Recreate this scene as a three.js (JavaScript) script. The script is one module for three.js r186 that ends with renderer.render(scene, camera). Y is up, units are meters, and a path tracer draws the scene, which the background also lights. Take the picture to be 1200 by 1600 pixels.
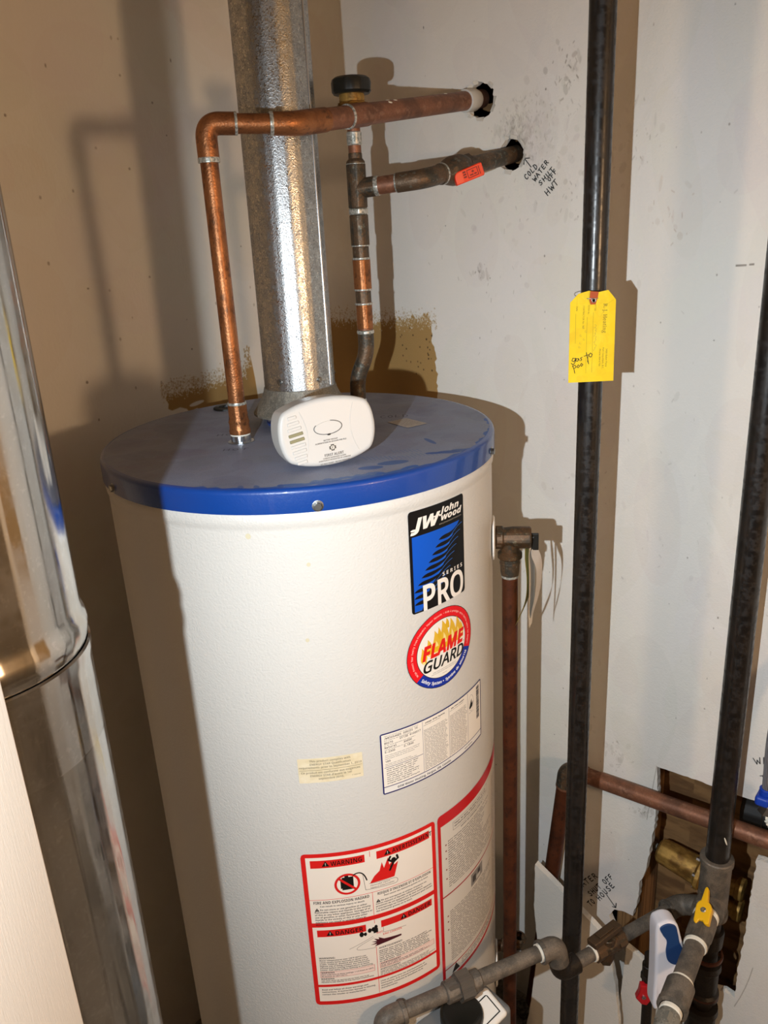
import * as THREE from 'three';
import { mergeGeometries, toCreasedNormals } from 'three/addons/utils/BufferGeometryUtils.js';
import { RoundedBoxGeometry } from 'three/addons/geometries/RoundedBoxGeometry.js';

// ------------------------------------------------------------------ camera, lights, exposure
const scene = new THREE.Scene();
scene.background = new THREE.Color(0x000000);
const camera = new THREE.PerspectiveCamera(64.973, 0.75, 0.02, 30);
camera.position.set(0.7524, 1.5181, 0.7266);
camera.up.set(-0.1734, 0.9410, -0.2905);
camera.lookAt(0.7524 - 0.6091, 1.5181 - 0.3342, 0.7266 - 0.7192);
const renderer = new THREE.WebGLRenderer({ antialias: true });
renderer.toneMapping = THREE.LinearToneMapping;
renderer.toneMappingExposure = 1.0;
renderer.shadowMap.enabled = true;

const FLASH_AT = new THREE.Vector3(0.589, 1.445, 0.787);       // hand torch held beside the lens
const FLASH_TO = new THREE.Vector3(0.40, 0.76, -0.37);
const flashLight = new THREE.SpotLight(new THREE.Color().setRGB(0.87, 0.96, 1.03), 3.05, 0, 1.2, 1.0, 2);
flashLight.position.copy(FLASH_AT); flashLight.target.position.copy(FLASH_TO);
flashLight.castShadow = true; flashLight.shadow.radius = 0.25; flashLight.shadow.mapSize.set(2048, 2048);
scene.add(flashLight, flashLight.target);

const LAMP_AT = new THREE.Vector3(1.96, 1.43, 0.38);           // warm globe on the wall behind the photographer
const lampLight = new THREE.PointLight(new THREE.Color().setRGB(1.28, 0.85, 0.50), 1.85, 0, 2);
lampLight.position.copy(LAMP_AT); lampLight.castShadow = true; lampLight.shadow.radius = 3.5;
scene.add(lampLight);

// ------------------------------------------------------------------ helpers
const V = (x, y, z) => new THREE.Vector3(x, y, z);
let seed = 12345;
const rnd = () => { seed = (seed * 1664525 + 1013904223) >>> 0; return seed / 4294967296; };
const rr = (a, b) => a + (b - a) * rnd();
const taken = {};
const numbered = (n) => { const k = taken[n] = (taken[n] ?? -1) + 1; return k ? `${n}_${String(k).padStart(3, '0')}` : n; };
function merge(list) {
  return mergeGeometries(list.map((g) => {
    const h = g.index ? g.toNonIndexed() : g.clone();
    for (const k of Object.keys(h.attributes)) if (!['position', 'normal', 'uv'].includes(k)) h.deleteAttribute(k);
    if (!h.attributes.uv) h.setAttribute('uv', new THREE.Float32BufferAttribute(new Float32Array(h.attributes.position.count * 2), 2));
    return h;
  }), false);
}
function obj(name, geo, mat, parent = scene, label) {
  const m = new THREE.Mesh(Array.isArray(geo) ? merge(geo) : geo, mat);
  m.castShadow = m.receiveShadow = true;
  m.name = parent === scene ? numbered(name) : name;
  if (label) m.userData.label = label;
  parent.add(m); return m;
}
function thing(name, label, category, at = [0, 0, 0], turn = 0, group) {
  const o = new THREE.Group(); o.name = numbered(name); o.position.set(...at); o.rotation.y = turn;
  o.userData = { label, category }; if (group) o.userData.group = group;
  scene.add(o); return o;
}
function tag(o, label, category, group) { o.userData = { label, category }; if (group) o.userData.group = group; return o; }
function struct(o, label) { o.userData.kind = 'structure'; if (label) o.userData.label = label; return o; }

// sweep a circle of radius r (number or function of index) along points; uv in metres
function sweep(pts, r, o = {}) {
  const seg = o.seg ?? 24, n = pts.length, pos = [], nor = [], uv = [], idx = [];
  const tan = pts.map((p, i) => pts[Math.min(n - 1, i + 1)].clone().sub(pts[Math.max(0, i - 1)]).normalize());
  let side = Math.abs(tan[0].y) < 0.9 ? V(0, 1, 0).cross(tan[0]).normalize() : V(1, 0, 0).cross(tan[0]).normalize();
  const R = (i) => (typeof r === 'number' ? r : r(i)); let len = 0;
  for (let i = 0; i < n; i++) {
    side.sub(tan[i].clone().multiplyScalar(side.dot(tan[i]))).normalize();
    const up = tan[i].clone().cross(side); if (i) len += pts[i].distanceTo(pts[i - 1]);
    for (let k = 0; k <= seg; k++) {
      const a = k / seg * Math.PI * 2, d = side.clone().multiplyScalar(Math.cos(a)).add(up.clone().multiplyScalar(Math.sin(a)));
      const q = pts[i].clone().add(d.clone().multiplyScalar(R(i)));
      pos.push(q.x, q.y, q.z); nor.push(d.x, d.y, d.z); uv.push(k / seg * Math.PI * 2 * R(Math.floor(n / 2)), len);
    }
  }
  for (let i = 0; i < n - 1; i++) for (let k = 0; k < seg; k++) {
    const a = i * (seg + 1) + k, b = a + seg + 1;
    idx.push(a, a + 1, b, a + 1, b + 1, b);
  }
  if (o.cap !== false) for (const [e, s] of [[0, -1], [n - 1, 1]]) {
    const base = pos.length / 3, t = tan[e].clone().multiplyScalar(s);
    pos.push(pts[e].x, pts[e].y, pts[e].z); nor.push(t.x, t.y, t.z); uv.push(0, 0);
    for (let k = 0; k <= seg; k++) {
      const j = (e * (seg + 1) + k) * 3; pos.push(pos[j], pos[j + 1], pos[j + 2]); nor.push(t.x, t.y, t.z); uv.push(0, 0);
      if (k < seg) s > 0 ? idx.push(base, base + 1 + k, base + 2 + k) : idx.push(base, base + 2 + k, base + 1 + k);
    }
  }
  const g = new THREE.BufferGeometry();
  g.setAttribute('position', new THREE.Float32BufferAttribute(pos, 3)); g.setAttribute('normal', new THREE.Float32BufferAttribute(nor, 3));
  g.setAttribute('uv', new THREE.Float32BufferAttribute(uv, 2)); g.setIndex(idx);
  return g;
}
function path(points, bend = 0.02, k = 10) {      // polyline with rounded corners
  const P = points.map((p) => (p.isVector3 ? p : V(...p))), out = [P[0]];
  for (let i = 1; i < P.length - 1; i++) {
    const a = P[i - 1].clone().sub(P[i]), b = P[i + 1].clone().sub(P[i]);
    const l = Math.min(bend, a.length() * 0.49, b.length() * 0.49);
    const p0 = P[i].clone().add(a.setLength(l)), p2 = P[i].clone().add(b.setLength(l));
    for (let j = 0; j <= k; j++) { const t = j / k; out.push(p0.clone().multiplyScalar((1 - t) ** 2).add(P[i].clone().multiplyScalar(2 * t * (1 - t))).add(p2.clone().multiplyScalar(t * t))); }
  }
  out.push(P[P.length - 1]); return out;
}
// a turned piece: profile [[along, radius], ...] from an origin in a direction
function turned(at, dir, profile, seg = 28) {
  const d = (dir.isVector3 ? dir.clone() : V(...dir)).normalize(), o = at.isVector3 ? at : V(...at);
  const prof = profile.map(([t, r]) => new THREE.Vector2(Math.max(r, 1e-5), t));
  let g = new THREE.LatheGeometry(prof, seg);
  const u = g.attributes.uv, gp = g.attributes.position, RM = Math.max(...profile.map((q) => q[1])) * Math.PI * 2; for (let i = 0; i < u.count; i++) u.setXY(i, u.getX(i) * RM, gp.getY(i));
  g = toCreasedNormals(g, 0.55);
  g.applyQuaternion(new THREE.Quaternion().setFromUnitVectors(V(0, 1, 0), d)); g.translate(o.x, o.y, o.z);
  return g;
}
const ringAt = (at, dir, r, w = 0.004) => turned(at, dir, [[-w / 2, r - 0.003], [-w / 2, r - 0.0004], [-w / 4, r], [w / 4, r], [w / 2, r - 0.0004], [w / 2, r - 0.003]]);
const sleeve = (a, b, r, c = 0.0012) => { const A = a.isVector3 ? a : V(...a), B = b.isVector3 ? b : V(...b), l = A.distanceTo(B); return turned(A, B.clone().sub(A), [[0, r * 0.5], [0, r - c], [c, r], [l - c, r], [l, r - c], [l, r * 0.5]]); };
function box(w, h, d, x = 0, y = 0, z = 0, r = 0.002) { const g = new RoundedBoxGeometry(w, h, d, 2, Math.min(r, w / 2.1, h / 2.1, d / 2.1)); g.translate(x, y, z); return g; }
function hex(at, dir, r, len) {     // hexagonal nut
  const d = (dir.isVector3 ? dir.clone() : V(...dir)).normalize(), g = new THREE.CylinderGeometry(r, r, len, 6, 1).toNonIndexed(); g.computeVertexNormals();
  g.applyQuaternion(new THREE.Quaternion().setFromUnitVectors(V(0, 1, 0), d)); const o = at.isVector3 ? at : V(...at); g.translate(o.x, o.y, o.z); return g;
}
function extrude(shape, depth, bevel = 0.001, seg = 2, curve = 16) {
  return new THREE.ExtrudeGeometry(shape, { depth, bevelEnabled: bevel > 0, bevelThickness: bevel, bevelSize: bevel, bevelOffset: -bevel, bevelSegments: seg, curveSegments: curve });
}
const polyShape = (pts) => { const s = new THREE.Shape(); pts.forEach(([x, y], i) => (i ? s.lineTo(x, y) : s.moveTo(x, y))); s.closePath(); return s; };

// ------------------------------------------------------------------ procedural textures
function noiseField(n, cells, octaves, s0) {       // tileable value noise in 0..1
  let s = s0; const r = () => { s = (s * 1664525 + 1013904223) >>> 0; return s / 4294967296; };
  const out = new Float32Array(n * n); let amp = 1, tot = 0, c = cells;
  for (let o = 0; o < octaves; o++) {
    const g = Float32Array.from({ length: c * c }, r);
    for (let y = 0; y < n; y++) for (let x = 0; x < n; x++) {
      const fx = x / n * c, fy = y / n * c, x0 = Math.floor(fx), y0 = Math.floor(fy); let tx = fx - x0, ty = fy - y0;
      tx = tx * tx * (3 - 2 * tx); ty = ty * ty * (3 - 2 * ty);
      const x1 = (x0 + 1) % c, y1 = (y0 + 1) % c;
      out[y * n + x] += amp * ((g[y0 * c + x0] * (1 - tx) + g[y0 * c + x1] * tx) * (1 - ty) + (g[y1 * c + x0] * (1 - tx) + g[y1 * c + x1] * tx) * ty);
    }
    tot += amp; amp *= 0.55; c *= 2; if (c > n) break;
  }
  for (let i = 0; i < out.length; i++) out[i] /= tot; return out;
}
function dataTex(n, fn, size, srgb = true) {       // fn(i) -> [r,g,b] 0..255 ; size in metres
  const d = new Uint8Array(n * n * 4);
  for (let i = 0; i < n * n; i++) { const c = fn(i, i % n, Math.floor(i / n)); d[i * 4] = c[0]; d[i * 4 + 1] = c[1]; d[i * 4 + 2] = c[2]; d[i * 4 + 3] = 255; }
  const t = new THREE.DataTexture(d, n, n); t.wrapS = t.wrapT = THREE.RepeatWrapping; t.magFilter = THREE.LinearFilter; t.minFilter = THREE.LinearMipmapLinearFilter; t.generateMipmaps = true;
  if (srgb) t.colorSpace = THREE.SRGBColorSpace; t.repeat.set(1 / size, 1 / size); t.needsUpdate = true; return t;
}
const cl = (x) => Math.max(0, Math.min(255, x)), lerp = (a, b, t) => a + (b - a) * t, mix3 = (a, b, t) => [lerp(a[0], b[0], t), lerp(a[1], b[1], t), lerp(a[2], b[2], t)];
const ss = (a, b, x) => { const t = Math.max(0, Math.min(1, (x - a) / (b - a))); return t * t * (3 - 2 * t); };
function canvasTex(w, h, draw) {
  const c = document.createElement('canvas'); c.width = w; c.height = h; const g = c.getContext('2d'); draw(g, w, h);
  const t = new THREE.CanvasTexture(c); t.colorSpace = THREE.SRGBColorSpace; t.anisotropy = 8; return t;
}
const N1 = noiseField(512, 6, 6, 11), N2 = noiseField(512, 24, 5, 23), N3 = noiseField(512, 128, 3, 37), N4 = noiseField(512, 3, 4, 51);
const shade = (c, k) => [cl(c[0] * k), cl(c[1] * k), cl(c[2] * k)];

const copperTex = dataTex(512, (i) => { const t = ss(0.35, 0.7, N1[i] * 0.7 + N2[i] * 0.3), s = ss(0.62, 0.75, N2[i]); return shade(mix3(mix3([164, 108, 68], [124, 78, 48], t), [92, 66, 48], s * 0.6), 0.92 + N3[i] * 0.16); }, 0.16);
const copperDullTex = dataTex(512, (i) => { const t = ss(0.4, 0.62, N1[i]), s = ss(0.6, 0.72, N2[i]); return shade(mix3(mix3([142, 96, 72], [116, 80, 62], t), [170, 128, 102], s * 0.45), 0.9 + N3[i] * 0.2); }, 0.2);
const copperAgedTex = dataTex(512, (i) => { const t = ss(0.38, 0.6, N1[i]), s = ss(0.55, 0.68, N2[i]), q = ss(0.66, 0.74, N2[511 * 512 - (i % (511 * 512))]); return shade(mix3(mix3(mix3([98, 80, 62], [70, 66, 58], t), [116, 86, 60], s * 0.5), [130, 138, 128], q * 0.5), 0.85 + N3[i] * 0.3); }, 0.12);
const solderTex = dataTex(512, (i) => shade(mix3([206, 204, 196], [140, 146, 138], ss(0.4, 0.7, N2[i])), 0.9 + N3[i] * 0.15), 0.06);
const galvTex = dataTex(512, (i) => { const k = N3[i] > 0.66 ? 1.2 : N3[i] < 0.3 ? 0.84 : 1; return shade(mix3([186, 187, 186], [170, 172, 173], ss(0.4, 0.6, N2[i])), k); }, 0.16);
const galvRough = dataTex(512, (i) => { const v = 84 + 22 * ss(0.35, 0.65, N2[i]) + (N3[i] > 0.64 ? -45 : 0) + (N3[i] < 0.32 ? 50 : 0); return [cl(v), cl(v), cl(v)]; }, 0.16, false);
const galvBump = dataTex(512, (i) => { const v = 255 * (N3[i] * 0.75 + N2[i] * 0.25); return [v, v, v]; }, 0.16, false);
const ductTex = dataTex(512, (i, x, y) => { const st = N1[(y >> 2) * 512 + x], k = N3[i] > 0.7 ? 1.06 : 1; return shade(mix3([196, 194, 190], [172, 168, 160], ss(0.35, 0.65, st)), k); }, 0.3);
const ductRough = dataTex(512, (i, x, y) => { const v = 22 + 16 * ss(0.35, 0.65, N2[i]) + 26 * N2[(y >> 2) * 512 + x]; return [v, v, v]; }, 0.3, false);
const ductBump = dataTex(512, (i, x, y) => { const v = 255 * (0.75 * N1[(y >> 2) * 512 + x] + 0.25 * N4[i]); return [v, v, v]; }, 0.3, false);
const peelBump = dataTex(512, (i) => { const v = 255 * N3[i]; return [v, v, v]; }, 0.22, false);
const ironTex = dataTex(512, (i) => shade(mix3([30, 25, 22], [19, 17, 16], ss(0.4, 0.65, N1[i])), 0.8 + 0.4 * N2[i]), 0.15);
const ironDustTex = dataTex(512, (i) => shade(mix3([112, 102, 90], [84, 78, 70], ss(0.35, 0.65, N1[i])), 0.82 + 0.36 * N3[i]), 0.12);
const ironRough = dataTex(512, (i) => { const v = 80 + 70 * ss(0.4, 0.7, N2[i]); return [v, v, v]; }, 0.15, false);
const wallFine = dataTex(512, (i) => { const v = 255 * (0.6 * N3[i] + 0.4 * N2[i]); return [v, v, v]; }, 0.25, false);
const plainWallTex = dataTex(512, (i) => shade([164, 150, 128], 0.96 + 0.06 * N1[i]), 1.2);
const woodTex = dataTex(512, (i, x, y) => { const g = N2[((y >> 2) * 512 + x) % 262144]; return shade(mix3([150, 112, 70], [110, 78, 46], ss(0.35, 0.7, g)), 0.88 + 0.2 * N1[i]); }, 0.4);
const concreteTex = dataTex(512, (i) => shade(mix3([150, 143, 132], [96, 90, 82], ss(0.35, 0.65, N1[i])), 0.8 + 0.35 * N3[i]), 0.5);
const brassTex = dataTex(512, (i) => shade(mix3([176, 140, 74], [124, 92, 46], ss(0.35, 0.65, N1[i])), 0.88 + 0.24 * N2[i]), 0.12);

const std = (o) => new THREE.MeshStandardMaterial(o), phys = (o) => new THREE.MeshPhysicalMaterial(o);
const M = {
  copper: std({ map: copperTex, metalness: 0.75, roughness: 0.42, bumpMap: peelBump, bumpScale: 0.0003 }),
  copperDull: std({ map: copperDullTex, metalness: 0.55, roughness: 0.5 }),
  copperAged: std({ map: copperAgedTex, metalness: 0.55, roughness: 0.5, bumpMap: wallFine, bumpScale: 0.0006 }),
  copperRust: std({ map: copperTex, color: 0x8c7262, metalness: 0.35, roughness: 0.55 }),
  solder: std({ map: solderTex, metalness: 0.5, roughness: 0.4 }),
  galv: std({ map: galvTex, roughnessMap: galvRough, roughness: 1, metalness: 1, bumpMap: galvBump, bumpScale: 0.0003 }),
  galvDull: std({ map: galvTex, color: 0xc8c2b4, metalness: 0.6, roughness: 0.6 }),
  duct: std({ map: ductTex, roughnessMap: ductRough, roughness: 1, metalness: 1, bumpMap: ductBump, bumpScale: 0.0005 }),
  steel: std({ color: 0xb9bcc0, metalness: 1, roughness: 0.3 }),
  screw: std({ color: 0x9a9a96, metalness: 1, roughness: 0.35 }),
  iron: phys({ map: ironTex, metalness: 0.1, roughnessMap: ironRough, roughness: 1, clearcoat: 0.3, clearcoatRoughness: 0.22 }),
  ironDust: std({ map: ironDustTex, metalness: 0.25, roughness: 0.6, bumpMap: wallFine, bumpScale: 0.0006 }),
  ironDark: std({ map: ironDustTex, color: 0x5c534a, metalness: 0.35, roughness: 0.5, bumpMap: wallFine, bumpScale: 0.0006 }),
  jacket: phys({ color: 0xd2cfc8, roughness: 0.42, bumpMap: peelBump, bumpScale: 0.0004, clearcoat: 0.25, clearcoatRoughness: 0.35 }),
  lidBlue: phys({ color: 0x053d8c, roughness: 0.38, clearcoat: 0.45, clearcoatRoughness: 0.05, bumpMap: peelBump, bumpScale: 0.00012 }),
  blackPlastic: std({ color: 0x14140f, roughness: 0.42 }),
  blackRubber: std({ color: 0x0c0c0c, roughness: 0.6 }),
  brass: std({ map: brassTex, metalness: 0.6, roughness: 0.55 }),
  brassOld: std({ map: copperAgedTex, color: 0xe8d4bc, metalness: 0.5, roughness: 0.5 }),
  white: std({ color: 0xeeeae2, roughness: 0.45 }),
  alarm: phys({ color: 0xc9c7c2, roughness: 0.38, clearcoat: 0.1 }),
  tape: std({ color: 0xe8e2d2, roughness: 0.8 }),
  gypsum: std({ color: 0xe9e5dc, roughness: 0.95, bumpMap: wallFine, bumpScale: 0.002 }),
  wall: std({ map: plainWallTex, roughness: 0.85, bumpMap: wallFine, bumpScale: 0.0005 }),
  wood: std({ map: woodTex, roughness: 0.85 }),
  concrete: std({ map: concreteTex, roughness: 0.9, bumpMap: wallFine, bumpScale: 0.003 }),
  navy: std({ color: 0x123a6c, roughness: 0.55 }),
  yellow: std({ color: 0xf0b80c, roughness: 0.4 }),
  red: std({ color: 0xb81420, roughness: 0.4 }),
  blue: std({ color: 0x123fae, roughness: 0.4 }),
};
// ------------------------------------------------------------------ handwriting (single-stroke capitals)
const G = {
  A: [[[0, 0], [0.35, 1], [0.7, 0]], [[0.12, 0.38], [0.6, 0.4]]], C: [[[0.62, 0.86], [0.4, 1], [0.12, 0.8], [0.04, 0.4], [0.2, 0.05], [0.46, 0], [0.66, 0.16]]],
  D: [[[0.08, 0], [0.1, 1]], [[0, 1], [0.4, 0.95], [0.66, 0.6], [0.6, 0.2], [0.3, 0], [0.02, 0]]], E: [[[0.6, 1], [0.08, 0.96], [0.06, 0], [0.62, 0.02]], [[0.06, 0.5], [0.5, 0.54]]],
  F: [[[0.62, 1], [0.1, 0.94], [0.04, 0]], [[0.06, 0.5], [0.5, 0.56]]], H: [[[0.05, 1], [0.05, 0]], [[0.62, 1.02], [0.6, 0]], [[0.05, 0.48], [0.62, 0.54]]],
  L: [[[0.1, 1], [0.04, 0.02], [0.6, 0.06]]], O: [[[0.35, 1], [0.08, 0.75], [0.06, 0.3], [0.3, 0], [0.56, 0.2], [0.62, 0.65], [0.4, 0.98], [0.3, 0.97]]],
  R: [[[0.08, 0], [0.1, 1], [0.5, 0.96], [0.58, 0.7], [0.4, 0.5], [0.1, 0.48]], [[0.3, 0.5], [0.66, 0]]], S: [[[0.58, 0.88], [0.34, 1], [0.1, 0.8], [0.3, 0.54], [0.54, 0.36], [0.46, 0.06], [0.2, 0], [0.02, 0.14]]],
  T: [[[0, 0.96], [0.7, 1.02]], [[0.34, 1], [0.32, 0]]], U: [[[0.05, 1], [0.06, 0.2], [0.28, 0], [0.52, 0.16], [0.6, 1]]], W: [[[0, 1], [0.16, 0], [0.4, 0.66], [0.58, 0.02], [0.86, 1.02]]], ' ': [],
};
function handwriting(name, words, arrows, x0, y0, w, h, parent, z, label) {   // words: [text,[x,y],[x,y],height]
  const S = 1024 / Math.max(w, h), cw = Math.round(w * S), ch = Math.round(h * S);
  const t = canvasTex(cw, ch, (g) => {
    g.clearRect(0, 0, cw, ch); g.strokeStyle = '#15120f'; g.lineCap = g.lineJoin = 'round'; g.lineWidth = (h > 0.1 ? 0.0017 : 0.00125) * S;
    const P = (x, y) => [(x - x0) * S, ch - (y - y0) * S];
    for (const [text, a, b, hh] of words) {
      const dx = b[0] - a[0], dy = b[1] - a[1], L = Math.hypot(dx, dy), ux = dx / L, uy = dy / L, adv = L / text.length;
      [...text].forEach((c, i) => { for (const s of G[c] || []) { g.beginPath(); s.forEach(([sx, sy], k) => { const u = (i + sx * 0.98) * adv, v = sy * hh; const q = P(a[0] + ux * u - uy * v, a[1] + uy * u + ux * v); k ? g.lineTo(...q) : g.moveTo(...q); }); g.stroke(); } });
    }
    for (const ar of arrows) for (const s of ar) { g.beginPath(); s.forEach((p, k) => { const q = P(...p); k ? g.lineTo(...q) : g.moveTo(...q); }); g.stroke(); }
  });
  const geo = new THREE.PlaneGeometry(w, h); geo.translate(x0 + w / 2, y0 + h / 2, z);
  return obj(name, geo, std({ map: t, transparent: true, roughness: 0.6 }), parent, label);
}
// ------------------------------------------------------------------ the room
const ZW = -0.37, XW = -0.37;
const WX = 1.42, WH = 2.42;                                    // metres that the marked wall sheet's texture covers
const wallMap = canvasTex(2048, 2048, (g, W, H) => {
  const X = (x) => (x - XW) / WX * W, Y = (y) => H - y / WH * H, sx = W / WX, sy = H / WH;
  g.fillStyle = '#e6e2da'; g.fillRect(0, 0, W, H);
  for (let i = 0; i < 900; i++) { g.fillStyle = `rgba(${rnd() < 0.5 ? '196,186,174' : '232,229,224'},${rr(0.03, 0.08)})`; g.beginPath(); g.ellipse(rr(0, W), rr(0, H), rr(20, 130), rr(15, 90), rr(0, 3), 0, 7); g.fill(); }
  // old brown paint left below a roller line, next to the corner
  g.fillStyle = '#a8854f'; g.beginPath(); g.moveTo(X(-0.37), Y(1.368));
  for (let x = -0.37; x <= -0.05; x += 0.004) g.lineTo(X(x), Y(1.362 + 0.012 * ss(-0.2, -0.05, x) + rr(-0.006, 0.007)));
  for (let y = 1.37; y > 0.9; y -= 0.005) g.lineTo(X(-0.047 + 0.02 * Math.sin(y * 31) * 0.25 + rr(-0.003, 0.003)), Y(y));
  g.lineTo(X(-0.37), Y(0.9)); g.fill();
  for (let i = 0; i < 2600; i++) { const x = rr(-0.36, -0.04), up = rnd(), k = (rnd() + rnd() + rnd() - 1.5) * 0.016; g.fillStyle = up < 0.45 ? 'rgba(164,132,84,0.6)' : 'rgba(226,221,212,0.75)'; g.beginPath(); g.ellipse(X(x), Y(1.368 + k), rr(0.7, 2.0), rr(0.4, 1.0), 0, 0, 7); g.fill(); }
  for (let i = 0; i < 26; i++) { g.fillStyle = 'rgba(52,36,20,0.8)'; g.beginPath(); g.ellipse(X(rr(-0.12, -0.05)), Y(rr(1.27, 1.355)), rr(1, 2.4), rr(0.7, 1.4), 0, 0, 7); g.fill(); }
  // scuffs, grime and nail marks
  const scuff = (x, y, n, s, a, col = '96,86,74') => { for (let i = 0; i < n; i++) { g.strokeStyle = `rgba(${col},${rr(0.1, a)})`; g.lineWidth = rr(0.6, 2.2); const px = X(x + rr(-s, s) * (rnd() + 0.3)), py = Y(y + rr(-s, s) * (rnd() + 0.3)), an = rr(0.3, 2.8), l = rr(1, 8); g.beginPath(); g.moveTo(px, py); g.lineTo(px + Math.cos(an) * l, py - Math.sin(an) * l * 0.8); g.stroke(); if (i % 2) { g.fillStyle = `rgba(${col},${rr(0.02, a * 0.35)})`; g.beginPath(); g.ellipse(X(x + rr(-s, s) * (rnd() + 0.3)), Y(y + rr(-s, s) * (rnd() + 0.3)), rr(2, 9), rr(2, 6), rr(0, 3), 0, 7); g.fill(); } } };
  scuff(0.115, 1.635, 190, 0.045, 0.22); scuff(0.16, 1.64, 70, 0.07, 0.2); scuff(0.185, 1.7, 26, 0.035, 0.5, '70,58,46'); scuff(0.2, 1.56, 30, 0.05, 0.35); scuff(0.045, 1.44, 14, 0.018, 0.4);
  scuff(0.29, 1.6, 26, 0.05, 0.3); scuff(0.34, 1.51, 14, 0.04, 0.35, '150,120,96'); scuff(0.36, 0.58, 36, 0.03, 0.35); scuff(0.24, 0.7, 26, 0.03, 0.35); scuff(0.3, 0.66, 20, 0.03, 0.3); scuff(0.1, 1.5, 40, 0.12, 0.2); scuff(0.25, 1.2, 40, 0.3, 0.2); scuff(0.4, 1.0, 40, 0.3, 0.15);
  for (let i = 0; i < 110; i++) { g.fillStyle = `rgba(60,52,44,${rr(0.15, 0.6)})`; g.beginPath(); g.ellipse(X(rr(-0.1, 0.7)), Y(rr(0.3, 1.8)), rr(0.6, 1.7), rr(0.5, 1.5), 0, 0, 7); g.fill(); }
  g.strokeStyle = 'rgba(60,50,42,0.8)'; g.lineWidth = 1.1; g.beginPath(); g.moveTo(X(0.425), Y(1.4486)); g.lineTo(X(0.438), Y(1.449)); g.moveTo(X(0.441), Y(1.4495)); g.lineTo(X(0.447), Y(1.45)); g.stroke();
  g.strokeStyle = 'rgba(120,112,102,0.5)'; g.lineWidth = 1.6; g.beginPath(); g.moveTo(X(0.362), Y(0.56)); g.lineTo(X(0.372), Y(0.672)); g.moveTo(X(0.55), Y(0.36)); g.quadraticCurveTo(X(0.545), Y(0.31), X(0.53), Y(0.26)); g.stroke();
});
wallMap.wrapS = wallMap.wrapT = THREE.RepeatWrapping; wallMap.repeat.set(1 / WX, 1 / WH); wallMap.offset.set(-XW / WX, 0);
const wallBackMat = std({ map: wallMap, roughness: 0.82, bumpMap: wallFine, bumpScale: 0.0005 });

const holeBig = [[0.373, 0.671], [0.45, 0.6735], [0.523, 0.675], [0.545, 0.69], [0.72, 0.70], [0.72, 0.585], [0.60, 0.58], [0.535, 0.572], [0.5335, 0.50], [0.532, 0.42], [0.5285, 0.345], [0.5285, 0.277], [0.512, 0.281], [0.492, 0.272], [0.46, 0.25], [0.40, 0.21], [0.352, 0.235], [0.318, 0.29], [0.306, 0.318], [0.315, 0.338], [0.334, 0.343], [0.349, 0.345], [0.356, 0.38], [0.357, 0.42], [0.366, 0.455], [0.371, 0.50], [0.376, 0.56], [0.377, 0.61]];
const ragged = (pts, a, step) => { const out = []; for (let i = 0; i < pts.length; i++) { const p = pts[i], q = pts[(i + 1) % pts.length], n = Math.max(1, Math.round(Math.hypot(q[0] - p[0], q[1] - p[1]) / step)); for (let k = 0; k < n; k++) out.push([p[0] + (q[0] - p[0]) * k / n + rr(-a, a), p[1] + (q[1] - p[1]) * k / n + rr(-a, a)]); } return out; };
const blob = (x, y, r, e, n = 26) => Array.from({ length: n }, (_, i) => { const a = i / n * Math.PI * 2, k = r * (1 + rr(-e, e)); return [x + Math.cos(a) * k, y + Math.sin(a) * k]; });
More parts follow.
